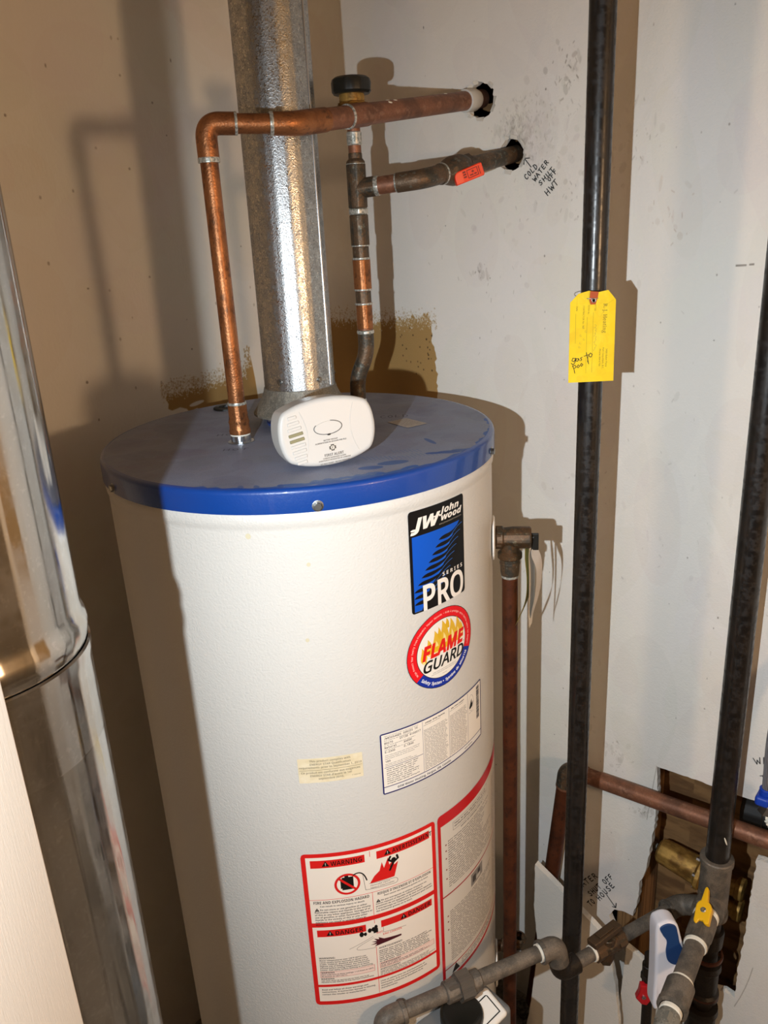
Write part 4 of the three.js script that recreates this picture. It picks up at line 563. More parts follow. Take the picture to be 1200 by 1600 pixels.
// ------------------------------------------------------------------ carbon monoxide alarm standing on the lid
{
  const t = thing('carbon_monoxide_alarm', 'white plastic carbon monoxide alarm leaning upright on the blue lid', 'alarm', [0.150, 1.271, 0.1045], 62 * Math.PI / 180);
  const out = (k) => { const s = new THREE.Shape(), W = 0.0558 * k, H = 0.0375 * k; const c = 0.0445 * k, h = 0.0288 * k, b = 0.0405 * k; s.moveTo(-c, -h); s.bezierCurveTo(-0.02 * k, -b, 0.02 * k, -b, c, -h); s.bezierCurveTo(0.0515 * k, -0.0255 * k, W, -0.012 * k, W, 0); s.bezierCurveTo(W, 0.012 * k, 0.053 * k, 0.0255 * k, c * 1.03, h); s.bezierCurveTo(0.02 * k, b, -0.02 * k, b, -c * 1.03, h); s.bezierCurveTo(-0.053 * k, 0.0255 * k, -W, 0.012 * k, -W, 0); s.bezierCurveTo(-W, -0.012 * k, -0.0515 * k, -0.0255 * k, -c, -h); return s; };
  const g0 = extrude(out(1), 0.012, 0.002, 2, 20), body = new THREE.Group();
  const place = (m) => { m.rotation.x = -0.10; m.rotation.order = 'ZXY'; m.rotation.z = 0.045; m.position.set(0, 0.0372, -0.018); return m; };
  place(obj('back_shell', (() => { const g = extrude(out(0.97), 0.016, 0.002, 2, 20); g.translate(0, 0, -0.016); return g; })(), M.alarm, t));
  const front = place(obj('front_cover', (() => { const g = extrude(out(1), 0.014, 0.005, 5, 24); g.translate(0, 0, 0.005); return g; })(), M.alarm, t));
  const face = canvasTex(1024, 700, (g, W, H) => {
    g.clearRect(0, 0, W, H); g.fillStyle = '#6b655c'; g.textAlign = 'center'; g.font = 'bold 16px sans-serif'; g.fillText('TEST', 512, 330); g.fillText('SILENCE', 512, 356); g.fillStyle = '#46413c'; g.font = 'bold 19px sans-serif'; g.fillText('BATTERY BACKUP', 520, 440); g.fillText('ALIMENTATION DE SECOURS PAR PILE', 520, 463);
    g.fillStyle = '#4e4a46'; g.beginPath(); for (let k = 0; k < 8; k++) { const a = k * Math.PI / 4 + Math.PI / 8; g.lineTo(530 + Math.cos(a) * 40, 520 + Math.sin(a) * 36); } g.fill(); g.fillStyle = '#cfcabf'; for (let k = 0; k < 4; k++) { const a = k * Math.PI / 2 + Math.PI / 4; g.beginPath(); g.arc(530 + Math.cos(a) * 40, 520 + Math.sin(a) * 38, 11, 0, 7); g.fill(); } g.beginPath(); g.arc(530, 520, 21, 0, 7); g.fill(); g.fillStyle = '#4e4a46'; g.font = 'bold 32px serif'; g.fillText('F', 530, 532);
    g.font = 'bold 37px sans-serif'; g.fillText('FIRST ALERT', 535, 604); g.fillStyle = '#6b655c'; g.font = 'bold 19px sans-serif'; g.fillText('CARBON MONOXIDE ALARM', 535, 628); g.fillText('AVERTISSEUR MONOXYDE DE CARBONE', 535, 650); g.font = '22px sans-serif'; g.fillText('DO NOT PAINT · NE PAS PEINDRE', 535, 684);
  });
  obj('printing', (() => { const g = new THREE.PlaneGeometry(0.108, 0.0738); g.translate(0, -0.0003, 0.0242); return g; })(), std({ map: face, transparent: true, roughness: 0.5 }), front, 'grey printed emblem and words');
  { const pts = []; for (let k = 0; k <= 60; k++) { const a = (-0.32 + 1.36 * 0) * Math.PI + (k / 60) * 1.62 * Math.PI - 0.98 * Math.PI + 0.35; pts.push(V(Math.cos(a) * 0.0162, 0.0045 + Math.sin(a) * 0.0075, 0.0241)); } obj('button_gap', sweep(pts, 0.00035, { seg: 6 }), M.blackRubber, front, 'dark gap around the test button'); }
  obj('test_button', (() => { const s = new THREE.Shape(); s.absellipse(0, 0.0045, 0.0155, 0.007, 0, Math.PI * 2); const g = extrude(s, 0.0006, 0.0003, 1, 30); g.translate(0, 0, 0.0238); return g; })(), M.alarm, front);
  obj('indicator_window', (() => { const g = new THREE.SphereGeometry(1, 16, 8); g.scale(0.0022, 0.0011, 0.0008); g.translate(0, -0.0032, 0.0242); return g; })(), M.blackPlastic, front);
  for (let k = 0; k < 9; k++) { const y = 0.0215 - k * 0.0062, w = 0.017 * Math.sqrt(Math.max(0.12, 1 - ((k - 4.2) / 5.2) ** 2)); const g = box(w, 0.0036, 0.0018, 0, 0, 0, 0.001); g.rotateZ(0.12); g.translate(-0.0385 + 0.0008 * k * 0.6, y, 0.0243); obj('louver', g, k === 3 || k === 4 ? std({ color: 0x8a8462, roughness: 0.6 }) : M.alarm, front, k === 3 || k === 4 ? 'olive tinted open vent slot' : undefined); }
  for (const s of [-1, 1]) { const pts = []; for (let k = 0; k <= 20; k++) { const v = k / 20 * 2 - 1; pts.push(V(s * (0.0315 - 0.0062 * (1 - v * v)) * (s > 0 ? 1.02 : 0.95), v * 0.0265, 0.0239)); } obj('cover_crease', sweep(pts, 0.0004, { seg: 6 }), M.alarm, front); }
}
// ------------------------------------------------------------------ relief valve and discharge pipe
{
  const a = 122 * Math.PI / 180, d = V(Math.sin(a), 0, Math.cos(a)), y = 1.117, at = (r, yy = y) => V(d.x * r, yy, d.z * r), down = V(0, -1, 0);
  const t = thing('relief_valve', 'bronze relief valve and reddish discharge pipe on the side of the tank', 'valve');
  obj('inlet_nipple', [sleeve(at(0.252), at(0.262), 0.0125), hex(at(0.2585), d, 0.0165, 0.007)], M.brassOld, t);
  obj('valve_body', [turned(at(0.256), d, [[0, 0.012], [0.001, 0.0155], [0.008, 0.0155], [0.01, 0.0135], [0.022, 0.0148], [0.044, 0.0148], [0.046, 0.0135]]), turned(at(0.274), down, [[0, 0.0125], [0.018, 0.0128], [0.022, 0.0165], [0.028, 0.0165], [0.0295, 0.0145]])], M.brassOld, t, 'dull bronze tee shaped body');
  obj('test_lever', [(() => { const g = box(0.004, 0.024, 0.012, 0, 0, 0, 0.0012); g.rotateY(a); const p = at(0.306, y - 0.006); g.translate(p.x, p.y, p.z); return g; })(), sleeve(at(0.30), at(0.307), 0.0035)], M.blackPlastic, t, 'small dark test lever');
  obj('male_adapter', turned(at(0.274, y - 0.03), down, [[0, 0.011], [0, 0.0138], [0.004, 0.0134], [0.006, 0.014], [0.009, 0.0132], [0.018, 0.0128], [0.024, 0.012], [0.025, 0.01]]), M.copperAged, t, 'blackened adapter with solder drips');
  obj('discharge_pipe', sweep([at(0.274, y - 0.05), at(0.2745, 0.7), at(0.2735, 0.12)], 0.0107), M.copperRust, t, 'long reddish brown copper discharge pipe');
  obj('solder_ring', ringAt(at(0.274, y - 0.0555), down, 0.0119, 0.004), M.solder, t);
  const strip = (name, label, pts, w, mat, group) => {    // thin bent paper strip hanging from the lever
    const g = thing(name, label, 'paper tag'); const n = 24, cat = new THREE.CatmullRomCurve3(pts.map((p) => V(...p))), pos = [], uv = [], idx = [], wd = V(-0.28, 0, -0.96);
    for (const s of [0, 0.0004]) for (let i = 0; i <= n; i++) { const p = cat.getPoint(i / n), k = Math.min(1, 0.6 + i / 6) * (i > n - 4 ? 1 - (i - n + 4) * 0.14 : 1); for (const e of [-0.5, 0.5]) { pos.push(p.x + wd.x * w * k * e + s * 0.85, p.y + s * 0.3, p.z + wd.z * w * k * e - s * 0.5); uv.push(e + 0.5, i / n); } }
    const o = (n + 1) * 2; for (let i = 0; i < n; i++) { const q = i * 2; idx.push(q, q + 1, q + 2, q + 1, q + 3, q + 2, o + q, o + q + 2, o + q + 1, o + q + 1, o + q + 2, o + q + 3, q, q + 2, o + q, q + 2, o + q + 2, o + q, q + 1, o + q + 1, q + 3, q + 3, o + q + 1, o + q + 3); }
    const b = new THREE.BufferGeometry(); b.setAttribute('position', new THREE.Float32BufferAttribute(pos, 3)); b.setAttribute('uv', new THREE.Float32BufferAttribute(uv, 2)); b.setIndex(idx); b.computeVertexNormals();
    obj('paper', b, mat, g); return g;
  };
  const p0 = at(0.302, y - 0.012), q = (r, yy, k = 0) => { const p = at(r, yy); return [p.x + 0.3 * k, p.y, p.z + 0.35 * k]; };
  strip('paper_tag', 'curled yellow green paper tag hanging from the relief valve', [q(0.296, y - 0.014), q(0.3, 1.06), q(0.298, 1.03), q(0.282, 0.985)], 0.03, std({ color: 0xb4ae5e, roughness: 0.8, side: THREE.DoubleSide }));
  strip('paper_tag', 'straight narrow white paper tag hanging from the relief valve', [q(0.302, y - 0.012), q(0.3035, 1.07), q(0.3035, 1.03), q(0.302, 0.985)], 0.034, std({ color: 0xe6e0d4, roughness: 0.8, side: THREE.DoubleSide }));
  strip('paper_tag', 'bowed white paper tag hanging outermost from the relief valve', [q(0.304, y - 0.016), q(0.312, 1.08), q(0.3115, 1.04), q(0.3035, 1.0)], 0.034, std({ color: 0xdcdad6, roughness: 0.8, side: THREE.DoubleSide }));
}
// ------------------------------------------------------------------ black gas pipes on the wall
const g1 = [0.308, -0.214], g2 = [0.491, -0.319];
{
  const t = thing('gas_riser', 'tall glossy black iron gas pipe carrying the yellow tag', 'pipe');
  obj('pipe', sweep(Array.from({ length: 9 }, (_, i) => V(g1[0], i * 0.3, g1[1])), 0.0151, { seg: 32 }), M.iron, t);
  obj('floor_flange', turned([g1[0], 0, g1[1]], [0, 1, 0], [[0, 0.03], [0.004, 0.03], [0.006, 0.02], [0.012, 0.018], [0.0125, 0.015]]), M.ironDark, t);
}
{
  const s = new THREE.Shape(); const W = 0.0285, Hh = 0.1125; s.moveTo(-W, 0); s.lineTo(-W, Hh - 0.013); s.lineTo(-W + 0.010, Hh - 0.003); s.lineTo(-0.006, Hh); s.lineTo(0.006, Hh - 0.002); s.lineTo(W - 0.011, Hh); s.lineTo(W - 0.001, Hh - 0.012); s.lineTo(W, 0); s.closePath();
  s.holes.push(new THREE.Path().absarc(0, Hh - 0.0115, 0.0024, 0, Math.PI * 2, true));
  const g = new THREE.ExtrudeGeometry(s, { depth: 0.0005, bevelEnabled: false, curveSegments: 16 }); { const p = g.attributes.position, u = g.attributes.uv; for (let i = 0; i < p.count; i++) { u.setXY(i, (p.getX(i) + W) / (2 * W), p.getY(i) / Hh); p.setZ(i, p.getZ(i) + 0.0016 * Math.sin(p.getX(i) * 80) + 0.004 * (p.getY(i) / Hh) ** 3 * 0); } g.computeVertexNormals(); }
  const tex = canvasTex(720, 1420, (c, w, h) => {
    c.fillStyle = '#f2d012'; c.fillRect(0, 0, w, h); for (let i = 0; i < 80; i++) { c.fillStyle = `rgba(${rnd() < 0.5 ? '222,184,20' : '250,226,70'},0.14)`; c.beginPath(); c.ellipse(rr(0, w), rr(0, h), rr(30, 160), rr(20, 120), rr(0, 3), 0, 7); c.fill(); }
    c.strokeStyle = 'rgba(150,118,10,0.5)'; c.lineWidth = 3; c.beginPath(); c.moveTo(110, 60); c.lineTo(105, 230); c.moveTo(690, 140); c.lineTo(560, 220); c.lineTo(480, 400); c.stroke();
    const vert = (s_, x, y, size, col, f = 'sans-serif') => { c.save(); c.translate(x, y); c.rotate(Math.PI / 2); c.fillStyle = col; c.font = `${size}px ${f}`; c.fillText(s_, 0, 0); c.restore(); };
    vert('R. J. Heating', 520, 200, 78, '#5e5220', 'italic serif'.split(' ')[1]); vert('3488 Baker Place', 580, 900, 38, '#5a5014'); vert('Port Coquitlam, B.C.', 528, 880, 38, '#5a5014'); vert('Phone 464-6700', 476, 900, 38, '#5a5014');
    vert('FITTER', 380, 210, 32, '#6a5e18'); vert('FITTER No.', 280, 215, 30, '#6a5e18'); vert('CONTRACTOR No. 507', 200, 220, 36, '#5e5416'); vert('Date', 96, 225, 36, '#4a420e');
    c.strokeStyle = '#8a7a1c'; c.lineWidth = 4; for (const [x, y0, y1] of [[365, 330, 1270], [270, 400, 1280], [92, 340, 800]]) { c.beginPath(); c.moveTo(x, y0); c.lineTo(x + 4, y1); c.stroke(); }
    c.strokeStyle = 'rgba(140,130,80,0.6)'; c.lineWidth = 5; for (let k = 0; k < 9; k++) { c.beginPath(); c.moveTo(rr(360, 420), 520 + k * 45); c.bezierCurveTo(rr(420, 470), 530 + k * 45, rr(360, 400), 560 + k * 45, rr(380, 430), 570 + k * 45); c.stroke(); } for (let k = 0; k < 6; k++) { c.beginPath(); c.arc(rr(160, 290), 560 + k * 60, 14, 0, 5); c.stroke(); }
    c.strokeStyle = '#1f1a08'; c.lineWidth = 11; c.lineCap = c.lineJoin = 'round';
    const st = (...ps) => { for (const p of ps) { c.beginPath(); p.forEach(([x, y], i) => (i ? c.lineTo(x, y) : c.moveTo(x, y))); c.stroke(); } };
    st([[100, 1035], [62, 1030], [50, 1070], [80, 1085], [105, 1050], [108, 1030], [98, 1100], [70, 1135], [40, 1110]], [[150, 1040], [118, 1040], [112, 1075], [140, 1080], [155, 1040], [165, 1070]], [[210, 1020], [185, 1035], [205, 1060], [185, 1075]]);   // gas
    st([[275, 950], [300, 1060], [315, 1130]], [[240, 1005], [320, 985]], [[330, 970], [312, 1010], [350, 1025], [370, 985], [340, 960], [328, 972]]);   // to
    st([[60, 1150], [85, 1200], [100, 1270]], [[62, 1160], [100, 1140], [120, 1175], [85, 1195]], [[150, 1140], [132, 1165], [150, 1185], [175, 1160], [152, 1138]], [[200, 1120], [185, 1145], [205, 1165], [225, 1140], [202, 1118]], [[300, 1020], [300, 1100]]);   // pool
  });
  const t = thing('yellow_tag', 'yellow cardboard tag with handwriting wired to the black gas pipe', 'tag', [g1[0] + 0.0105, 1.3250, g1[1] + 0.0215], 41 * Math.PI / 180); t.scale.setScalar(0.965);
  obj('card', g, std({ map: tex, roughness: 0.7 }), t);
  const ps = new THREE.Shape(); ps.moveTo(-0.0038, Hh - 0.0165); ps.lineTo(0.0025, Hh - 0.0165); ps.lineTo(0.0048, Hh - 0.009); ps.lineTo(0.006, Hh - 0.0015); ps.lineTo(-0.0045, Hh - 0.0005); ps.lineTo(-0.0055, Hh - 0.011); ps.closePath(); ps.holes.push(new THREE.Path().absarc(0, Hh - 0.0115, 0.0023, 0, Math.PI * 2, true));
  obj('reinforcing_patch', (() => { const q = new THREE.ExtrudeGeometry(ps, { depth: 0.0004, bevelEnabled: false }); q.translate(0, 0, 0.0012); return q; })(), std({ color: 0xb4532a, roughness: 0.75 }), t, 'rust red reinforcing patch round the hole');
  obj('eyelet', (() => { const q = new THREE.TorusGeometry(0.0024, 0.0006, 8, 24); q.translate(0, Hh - 0.0115, 0.0018); return q; })(), M.steel, t);
  obj('wire', (() => { const pts = []; for (let k = 0; k <= 40; k++) { const q = k / 40 * Math.PI * 2; pts.push(V(Math.sin(q) * 0.0172, Hh - 0.0095 + 0.006 * (1 - Math.cos(q)) / 2, -0.0215 + Math.cos(q) * 0.0235)); } return sweep(pts, 0.0006, { seg: 8 }); })(), M.steel, t);
}
{
  const t = thing('gas_drop_pipe', 'black iron gas drop pipe ending in grey tee with yellow lever valve', 'pipe');
  const [x, z] = g2, dn = V(0, -1, 0), out = V(0.085, 0, 1).normalize();
  obj('pipe', sweep(Array.from({ length: 8 }, (_, i) => V(x, 0.57 + i * 0.26, z)), 0.0172, { seg: 32 }), M.iron, t);
  obj('paint_scratch', (() => { const g = new THREE.SphereGeometry(1, 10, 6); g.scale(0.0012, 0.008, 0.0006); g.rotateZ(0.35); g.rotateY(0.75); g.translate(x + 0.0125, 0.635, z + 0.0122); return g; })(), M.tape, t, 'pale scratch on the pipe');
  obj('tee', [turned([x, 0.592, z], dn, [[0, 0.017], [0, 0.0232], [0.002, 0.0246], [0.010, 0.0246], [0.012, 0.0225], [0.035, 0.0222], [0.07, 0.0222], [0.1, 0.0222], [0.102, 0.024], [0.112, 0.024], [0.113, 0.02]]), turned([x, 0.512, z], out, [[0, 0.021], [0.024, 0.021], [0.026, 0.0232], [0.036, 0.0232], [0.038, 0.018]])], M.ironDust, t, 'dusty grey iron tee');
  const P = (s, y = 0) => V(x, 0.51 + y, z).add(out.clone().multiplyScalar(s));
  obj('tape_wrap', turned(P(0.036), out, [[0, 0.0165], [0.001, 0.0182], [0.005, 0.0186], [0.007, 0.0172], [0.009, 0.0186], [0.011, 0.0175]]), M.tape, t, 'white thread tape');
  obj('shutoff_body', [turned(P(0.042), out, [[0, 0.014], [0, 0.0172], [0.008, 0.0172], [0.012, 0.0188], [0.04, 0.0188], [0.046, 0.0172], [0.058, 0.0172], [0.059, 0.014]]), hex(P(0.09), out, 0.0196, 0.016)], M.ironDust, t);
  obj('tape_wrap', turned(P(0.097), out, [[0, 0.0128], [0.0005, 0.0162], [0.005, 0.0168], [0.008, 0.0162], [0.009, 0.013]]), M.tape, t, 'white thread tape');
  obj('branch_pipe', sweep([P(0.10), P(0.19)], 0.0143), M.ironDust, t);
  obj('tape_wrap', turned(P(0.172), out, [[0, 0.0142], [0.0005, 0.0162], [0.005, 0.0166], [0.006, 0.0142]]), M.tape, t, 'white thread tape');
  obj('coupling', turned(P(0.177), out, [[0, 0.0145], [0, 0.0178], [0.002, 0.0195], [0.03, 0.0195], [0.034, 0.0185], [0.036, 0.0205], [0.044, 0.0205], [0.046, 0.016]]), M.ironDust, t);
  obj('tape_wrap', turned(P(0.2225), out, [[0, 0.0125], [0.0005, 0.0148], [0.006, 0.015], [0.008, 0.0125]]), M.tape, t, 'white thread tape');
  obj('flex_fitting', [turned(P(0.23), out, [[0, 0.01], [0, 0.0138], [0.004, 0.0148], [0.03, 0.0148], [0.034, 0.0125], [0.07, 0.0125], [0.071, 0.008]]), hex(P(0.245), out, 0.0168, 0.014)], M.galvDull, t, 'pale grey flare fitting');
  const lv = obj('yellow_lever', [(() => { const s = new THREE.Shape(); s.moveTo(-0.011, -0.013); s.quadraticCurveTo(-0.012, -0.02, -0.006, -0.022); s.lineTo(-0.003, -0.016); s.lineTo(0.002, -0.016); s.quadraticCurveTo(0.006, -0.023, 0.011, -0.018); s.lineTo(0.0115, 0.004); s.quadraticCurveTo(0.01, 0.011, 0.004, 0.014); s.lineTo(0.001, 0.034); s.quadraticCurveTo(-0.002, 0.038, -0.004, 0.033); s.lineTo(-0.006, 0.014); s.quadraticCurveTo(-0.012, 0.01, -0.0115, 0.002); s.closePath(); const g = extrude(s, 0.007, 0.002, 3); g.rotateX(-Math.PI / 2); return g; })()], M.yellow, t, 'bright yellow plastic lever');
  lv.position.copy(P(0.056, 0.021)); lv.rotation.set(0.42, 0.14, 0.16);
  obj('lever_screw', [turned([0, 0.007, 0], [0, 1, 0], [[0, 0.0042], [0.002, 0.0042], [0.003, 0.003], [0.0032, 0.001]], 14)], M.steel, lv);
  obj('lever_stem', sleeve(P(0.06, 0.012), P(0.056, 0.024), 0.006), M.ironDark, t);
  // the stack of fittings below the tee
  obj('drip_leg', [sweep([V(x, 0.50, z), V(x, 0.02, z)], 0.0165), turned([x, 0.452, z], dn, [[0, 0.0165], [0.001, 0.0215], [0.006, 0.0225], [0.03, 0.0215], [0.033, 0.0165]]), turned([x, 0.385, z], dn, [[0, 0.0165], [0.001, 0.023], [0.012, 0.024], [0.016, 0.021], [0.06, 0.021], [0.064, 0.0245], [0.074, 0.0245], [0.076, 0.017]]), turned([x, 0.29, z], dn, [[0, 0.017], [0.001, 0.0255], [0.012, 0.0265], [0.02, 0.0235], [0.09, 0.0235], [0.1, 0.017]])], M.ironDark, t, 'dark stack of fittings below the tee');
  obj('side_outlet', sweep([V(x, 0.225, z), V(x + 0.09, 0.22, z + 0.01)], 0.02), M.ironDust, t);
  for (const y of [0.398, 0.318]) obj('rust_band', ringAt([x, y, z], dn, 0.0246, 0.006), M.copperRust, t);
}
// ------------------------------------------------------------------ gas line feeding the heater
{
  const t = thing('gas_supply_line', 'dusty grey iron gas line with union and cock beside the tank', 'pipe');
  const a = V(0.2215, 0.535, 0.162), b = V(0.3487, 0.535, -0.0767), c = V(0.351, 0.477, -0.088), e = V(0.444, 0.476, -0.312), f = V(0.478, 0.488, -0.318);
  const dab = b.clone().sub(a).normalize(), dce = e.clone().sub(c).normalize(), A = (s) => a.clone().add(dab.clone().multiplyScalar(s)), C = (s) => c.clone().add(dce.clone().multiplyScalar(s)), Lab = a.distanceTo(b), Lce = c.distanceTo(e), seg = { seg: 26 };
  obj('end_elbow', [sweep(path([A(0.03), a, V(a.x + 0.012, a.y - 0.05, a.z - 0.006)], 0.026, 12), 0.0142, seg), ringAt(A(0.03), dab, 0.0158, 0.006)], M.ironDust, t);
  obj('pipe', sweep([A(0.02), A(0.2), A(Lab - 0.02)], 0.0108, seg), M.ironDust, t);
  obj('union', [sleeve(A(0.093), A(0.112), 0.0145), hex(A(0.105), dab, 0.0158, 0.016), hex(A(0.122), dab, 0.0205, 0.019), sleeve(A(0.13), A(0.146), 0.0145)], M.ironDust, t, 'hexagonal pipe union');
  obj('tape_wrap', turned(A(Lab - 0.03), dab, [[0, 0.0105], [0.0005, 0.0124], [0.006, 0.0128], [0.007, 0.011]]), M.tape, t, 'white thread tape');
  obj('street_elbow', [sweep(path([A(Lab - 0.024), b, b.clone().add(V(0.004, -0.028, -0.002))], 0.022, 12), 0.0152, seg), ringAt(A(Lab - 0.024), dab, 0.0168, 0.006)], M.ironDust, t);
  obj('street_elbow', [sweep(path([c.clone().add(V(-0.002, 0.03, 0)), c, C(0.03)], 0.022, 12), 0.0148, seg), ringAt(c.clone().add(V(-0.002, 0.026, 0)), [0, 1, 0], 0.0166, 0.006)], M.ironDark, t);
  obj('pipe', sweep([C(0.02), C(Lce - 0.01)], 0.0104, seg), M.ironDust, t);
  obj('tape_wrap', ringAt(C(0.062), dce, 0.0124, 0.004), M.tape, t, 'white thread tape');
  obj('gas_cock', [sleeve(C(0.064), C(0.118), 0.0142), hex(C(0.072), dce, 0.0162, 0.014), hex(C(0.112), dce, 0.0162, 0.014), sleeve(C(0.09).add(V(0, -0.022, 0)), C(0.09).add(V(0, 0.018, 0)), 0.0125), hex(C(0.09).add(V(0, -0.026, 0)), [0, 1, 0], 0.0105, 0.01)], M.brassOld, t, 'old brass gas cock');
  const fl2 = obj('cock_lever', [box(0.018, 0.010, 0.058, 0, 0, 0, 0.002), box(0.011, 0.005, 0.03, 0, 0.005, 0, 0.001)], M.brassOld, t, 'flat brass lever'); fl2.position.copy(C(0.085)).add(V(0, 0.024, 0)); fl2.rotation.set(0.05, -0.30, 0.12);
  obj('wall_elbow', [sweep(path([C(Lce - 0.026), e, f], 0.026, 12), 0.0156, seg), ringAt(C(Lce - 0.026), dce, 0.0172, 0.006)], M.ironDust, t);
}
// ------------------------------------------------------------------ copper line along the wall
{
  const t = thing('wall_copper_pipe', 'dull pink copper pipe running along the wall across the opening', 'pipe');
  const z = -0.347, a = V(0.226, 0.617, z), e = V(0.74, 0.643, z), dn = V(0.163, 0.0, z), d1 = e.clone().sub(a).normalize(), d2 = dn.clone().sub(a).normalize();
  obj('run_pipe', sweep([a.clone().add(d1.clone().multiplyScalar(0.02)), e], 0.0138), M.copperDull, t);
  obj('elbow', sweep(path([a.clone().add(d1.clone().multiplyScalar(0.036)), a, a.clone().add(d2.clone().multiplyScalar(0.036))], 0.028, 14), 0.0152), M.copperAged, t);
  obj('drop_pipe', sweep([a.clone().add(d2.clone().multiplyScalar(0.02)), dn], 0.0138), M.copperRust, t);
  obj('solder_ring', ringAt(a.clone().add(d2.clone().multiplyScalar(0.037)), d2, 0.0154, 0.005), M.copperDull, t);
}
// ------------------------------------------------------------------ things in and around the wall opening
{
  const t = thing('pressure_regulator', 'ochre brass regulator bell inside the wall opening', 'regulator');
  const a = V(0.366, 0.462, -0.425), b = V(0.474, 0.449, -0.422), d = b.clone().sub(a).normalize();
  obj('bell', turned(a, d, [[0, 0.008], [0.001, 0.0155], [0.005, 0.0205], [0.012, 0.0225], [0.07, 0.025], [0.074, 0.0305], [0.08, 0.0305], [0.081, 0.022], [0.12, 0.022], [0.122, 0.01]], 36), M.brass, t);
  obj('adjusting_screw', [turned(a.clone().sub(d.clone().multiplyScalar(0.026)), d, [[0, 0.001], [0, 0.0042], [0.014, 0.0042], [0.015, 0.0075], [0.024, 0.0075], [0.025, 0.004]], 16), hex(a.clone().sub(d.clone().multiplyScalar(0.009)), d, 0.0095, 0.008)], M.galvDull, t);
  for (let k = 0; k < 6; k++) { const q = k / 6 * Math.PI * 2 + 0.4; obj('bolt', hex(a.clone().add(d.clone().multiplyScalar(0.071)).add(V(0.1 * Math.cos(q) * 0.02, Math.sin(q) * 0.027, Math.cos(q) * 0.027)), d, 0.0034, 0.006), M.steel, t); }
}
for (const [y, lab] of [[0.452, 'upper ochre brass cap beside the dark gas fittings'], [0.408, 'lower ochre brass cap beside the dark gas fittings']]) {
  const t = thing('brass_cap', lab, 'pipe cap'); obj('cap', turned([0.477, y, -0.425], [1, 0, 0], [[0, 0.01], [0, 0.0165], [0.022, 0.0165], [0.024, 0.019], [0.034, 0.019], [0.036, 0.015], [0.036, 0.001]]), M.brass, t); obj('stub', sweep([V(0.44, y, -0.425), V(0.48, y, -0.425)], 0.011), M.brassOld, t);
}
{
  const t = thing('drain_pipe', 'black plastic drain pipe lying in the top of the wall opening', 'pipe'); obj('pipe', sweep([V(0.497, 0.612, -0.428), V(0.74, 0.628, -0.428)], 0.026, { seg: 32 }), M.blackRubber, t); obj('hub', sleeve(V(0.497, 0.612, -0.428), V(0.53, 0.6142, -0.428), 0.029), M.blackRubber, t);
}
{
  const t = thing('braided_hose', 'grey braided steel hose with blue handle by the wall opening', 'hose');
  const tex = dataTex(128, (i, x, y) => { const k = ((x + y) % 16 < 8) !== ((x - y + 128) % 16 < 8) ? 1 : 0.5; return shade([176, 174, 178], k); }, 0.036); const bt = dataTex(128, (i, x, y) => { const v = ((x + y) % 16 < 8) !== ((x - y + 128) % 16 < 8) ? 230 : 40; return [v, v, v]; }, 0.036, false);
  obj('hose', sweep(new THREE.CatmullRomCurve3([V(0.60, 0.95, -0.375), V(0.585, 0.945, -0.355), V(0.556, 0.90, -0.347), V(0.5415, 0.83, -0.345), V(0.543, 0.722, -0.342)]).getPoints(40), 0.0075), std({ map: tex, bumpMap: bt, bumpScale: 0.001, metalness: 0.6, roughness: 0.4 }), t);
  obj('blue_handle', [box(0.02, 0.016, 0.03, 0.540, 0.708, -0.342, 0.005), sleeve(V(0.542, 0.715, -0.342), V(0.542, 0.726, -0.342), 0.0095)], M.blue, t, 'blue plastic handle'); obj('nut', hex([0.545, 0.69, -0.345], [0.3, 1, 0], 0.011, 0.016), M.steel, t);
}
{
  const tw = thing('paper_wad', 'crumpled white paper wad stuck beside the copper pipe', 'paper'); const g = new THREE.IcosahedronGeometry(0.011, 3); const p = g.attributes.position; for (let i = 0; i < p.count; i++) { const v = V(p.getX(i), p.getY(i), p.getZ(i)), n = v.clone().normalize(), k = 1 + 0.3 * Math.sin(n.x * 9 + n.y * 5) * Math.cos(n.z * 8 - n.y * 6); p.setXYZ(i, v.x * k, v.y * k * 0.8, v.z * k); } g.computeVertexNormals(); g.translate(0.555, 0.664, -0.352); obj('paper', g, M.tape, tw);
}
{ // loose offcuts of drywall leaning on the wall
  const slab = (name, label, pts, at, rot) => { const s = polyShape(ragged(pts, 0.0006, 0.01)); const g = new THREE.ExtrudeGeometry(s, { depth: 0.0127, bevelEnabled: false }); const o = thing(name, label, 'drywall'); const m = obj('board', g, [std({ color: 0xd6d0c6, roughness: 0.9, bumpMap: wallFine, bumpScale: 0.0005 }), M.gypsum], o); o.position.set(...at); o.rotation.set(...rot); return o; };
  slab('drywall_offcut', 'large triangular drywall offcut leaning behind the gas pipes', [[0, 0], [0.205, 0], [0.178, 0.17], [0.163, 0.255], [0.142, 0.335], [0.12, 0.352], [0.0, 0.425], [0.004, 0.34], [0.018, 0.25], [0.012, 0.12]], [0.19, 0.0, -0.268], [-0.11, 0.08, 0]);
  slab('drywall_offcut', 'small drywall offcut standing under the wall opening', [[0, 0], [0.11, 0], [0.1, 0.255], [0.075, 0.275], [0.0, 0.30]], [0.352, 0.0, -0.318], [-0.12, 0.0, 0]);
}
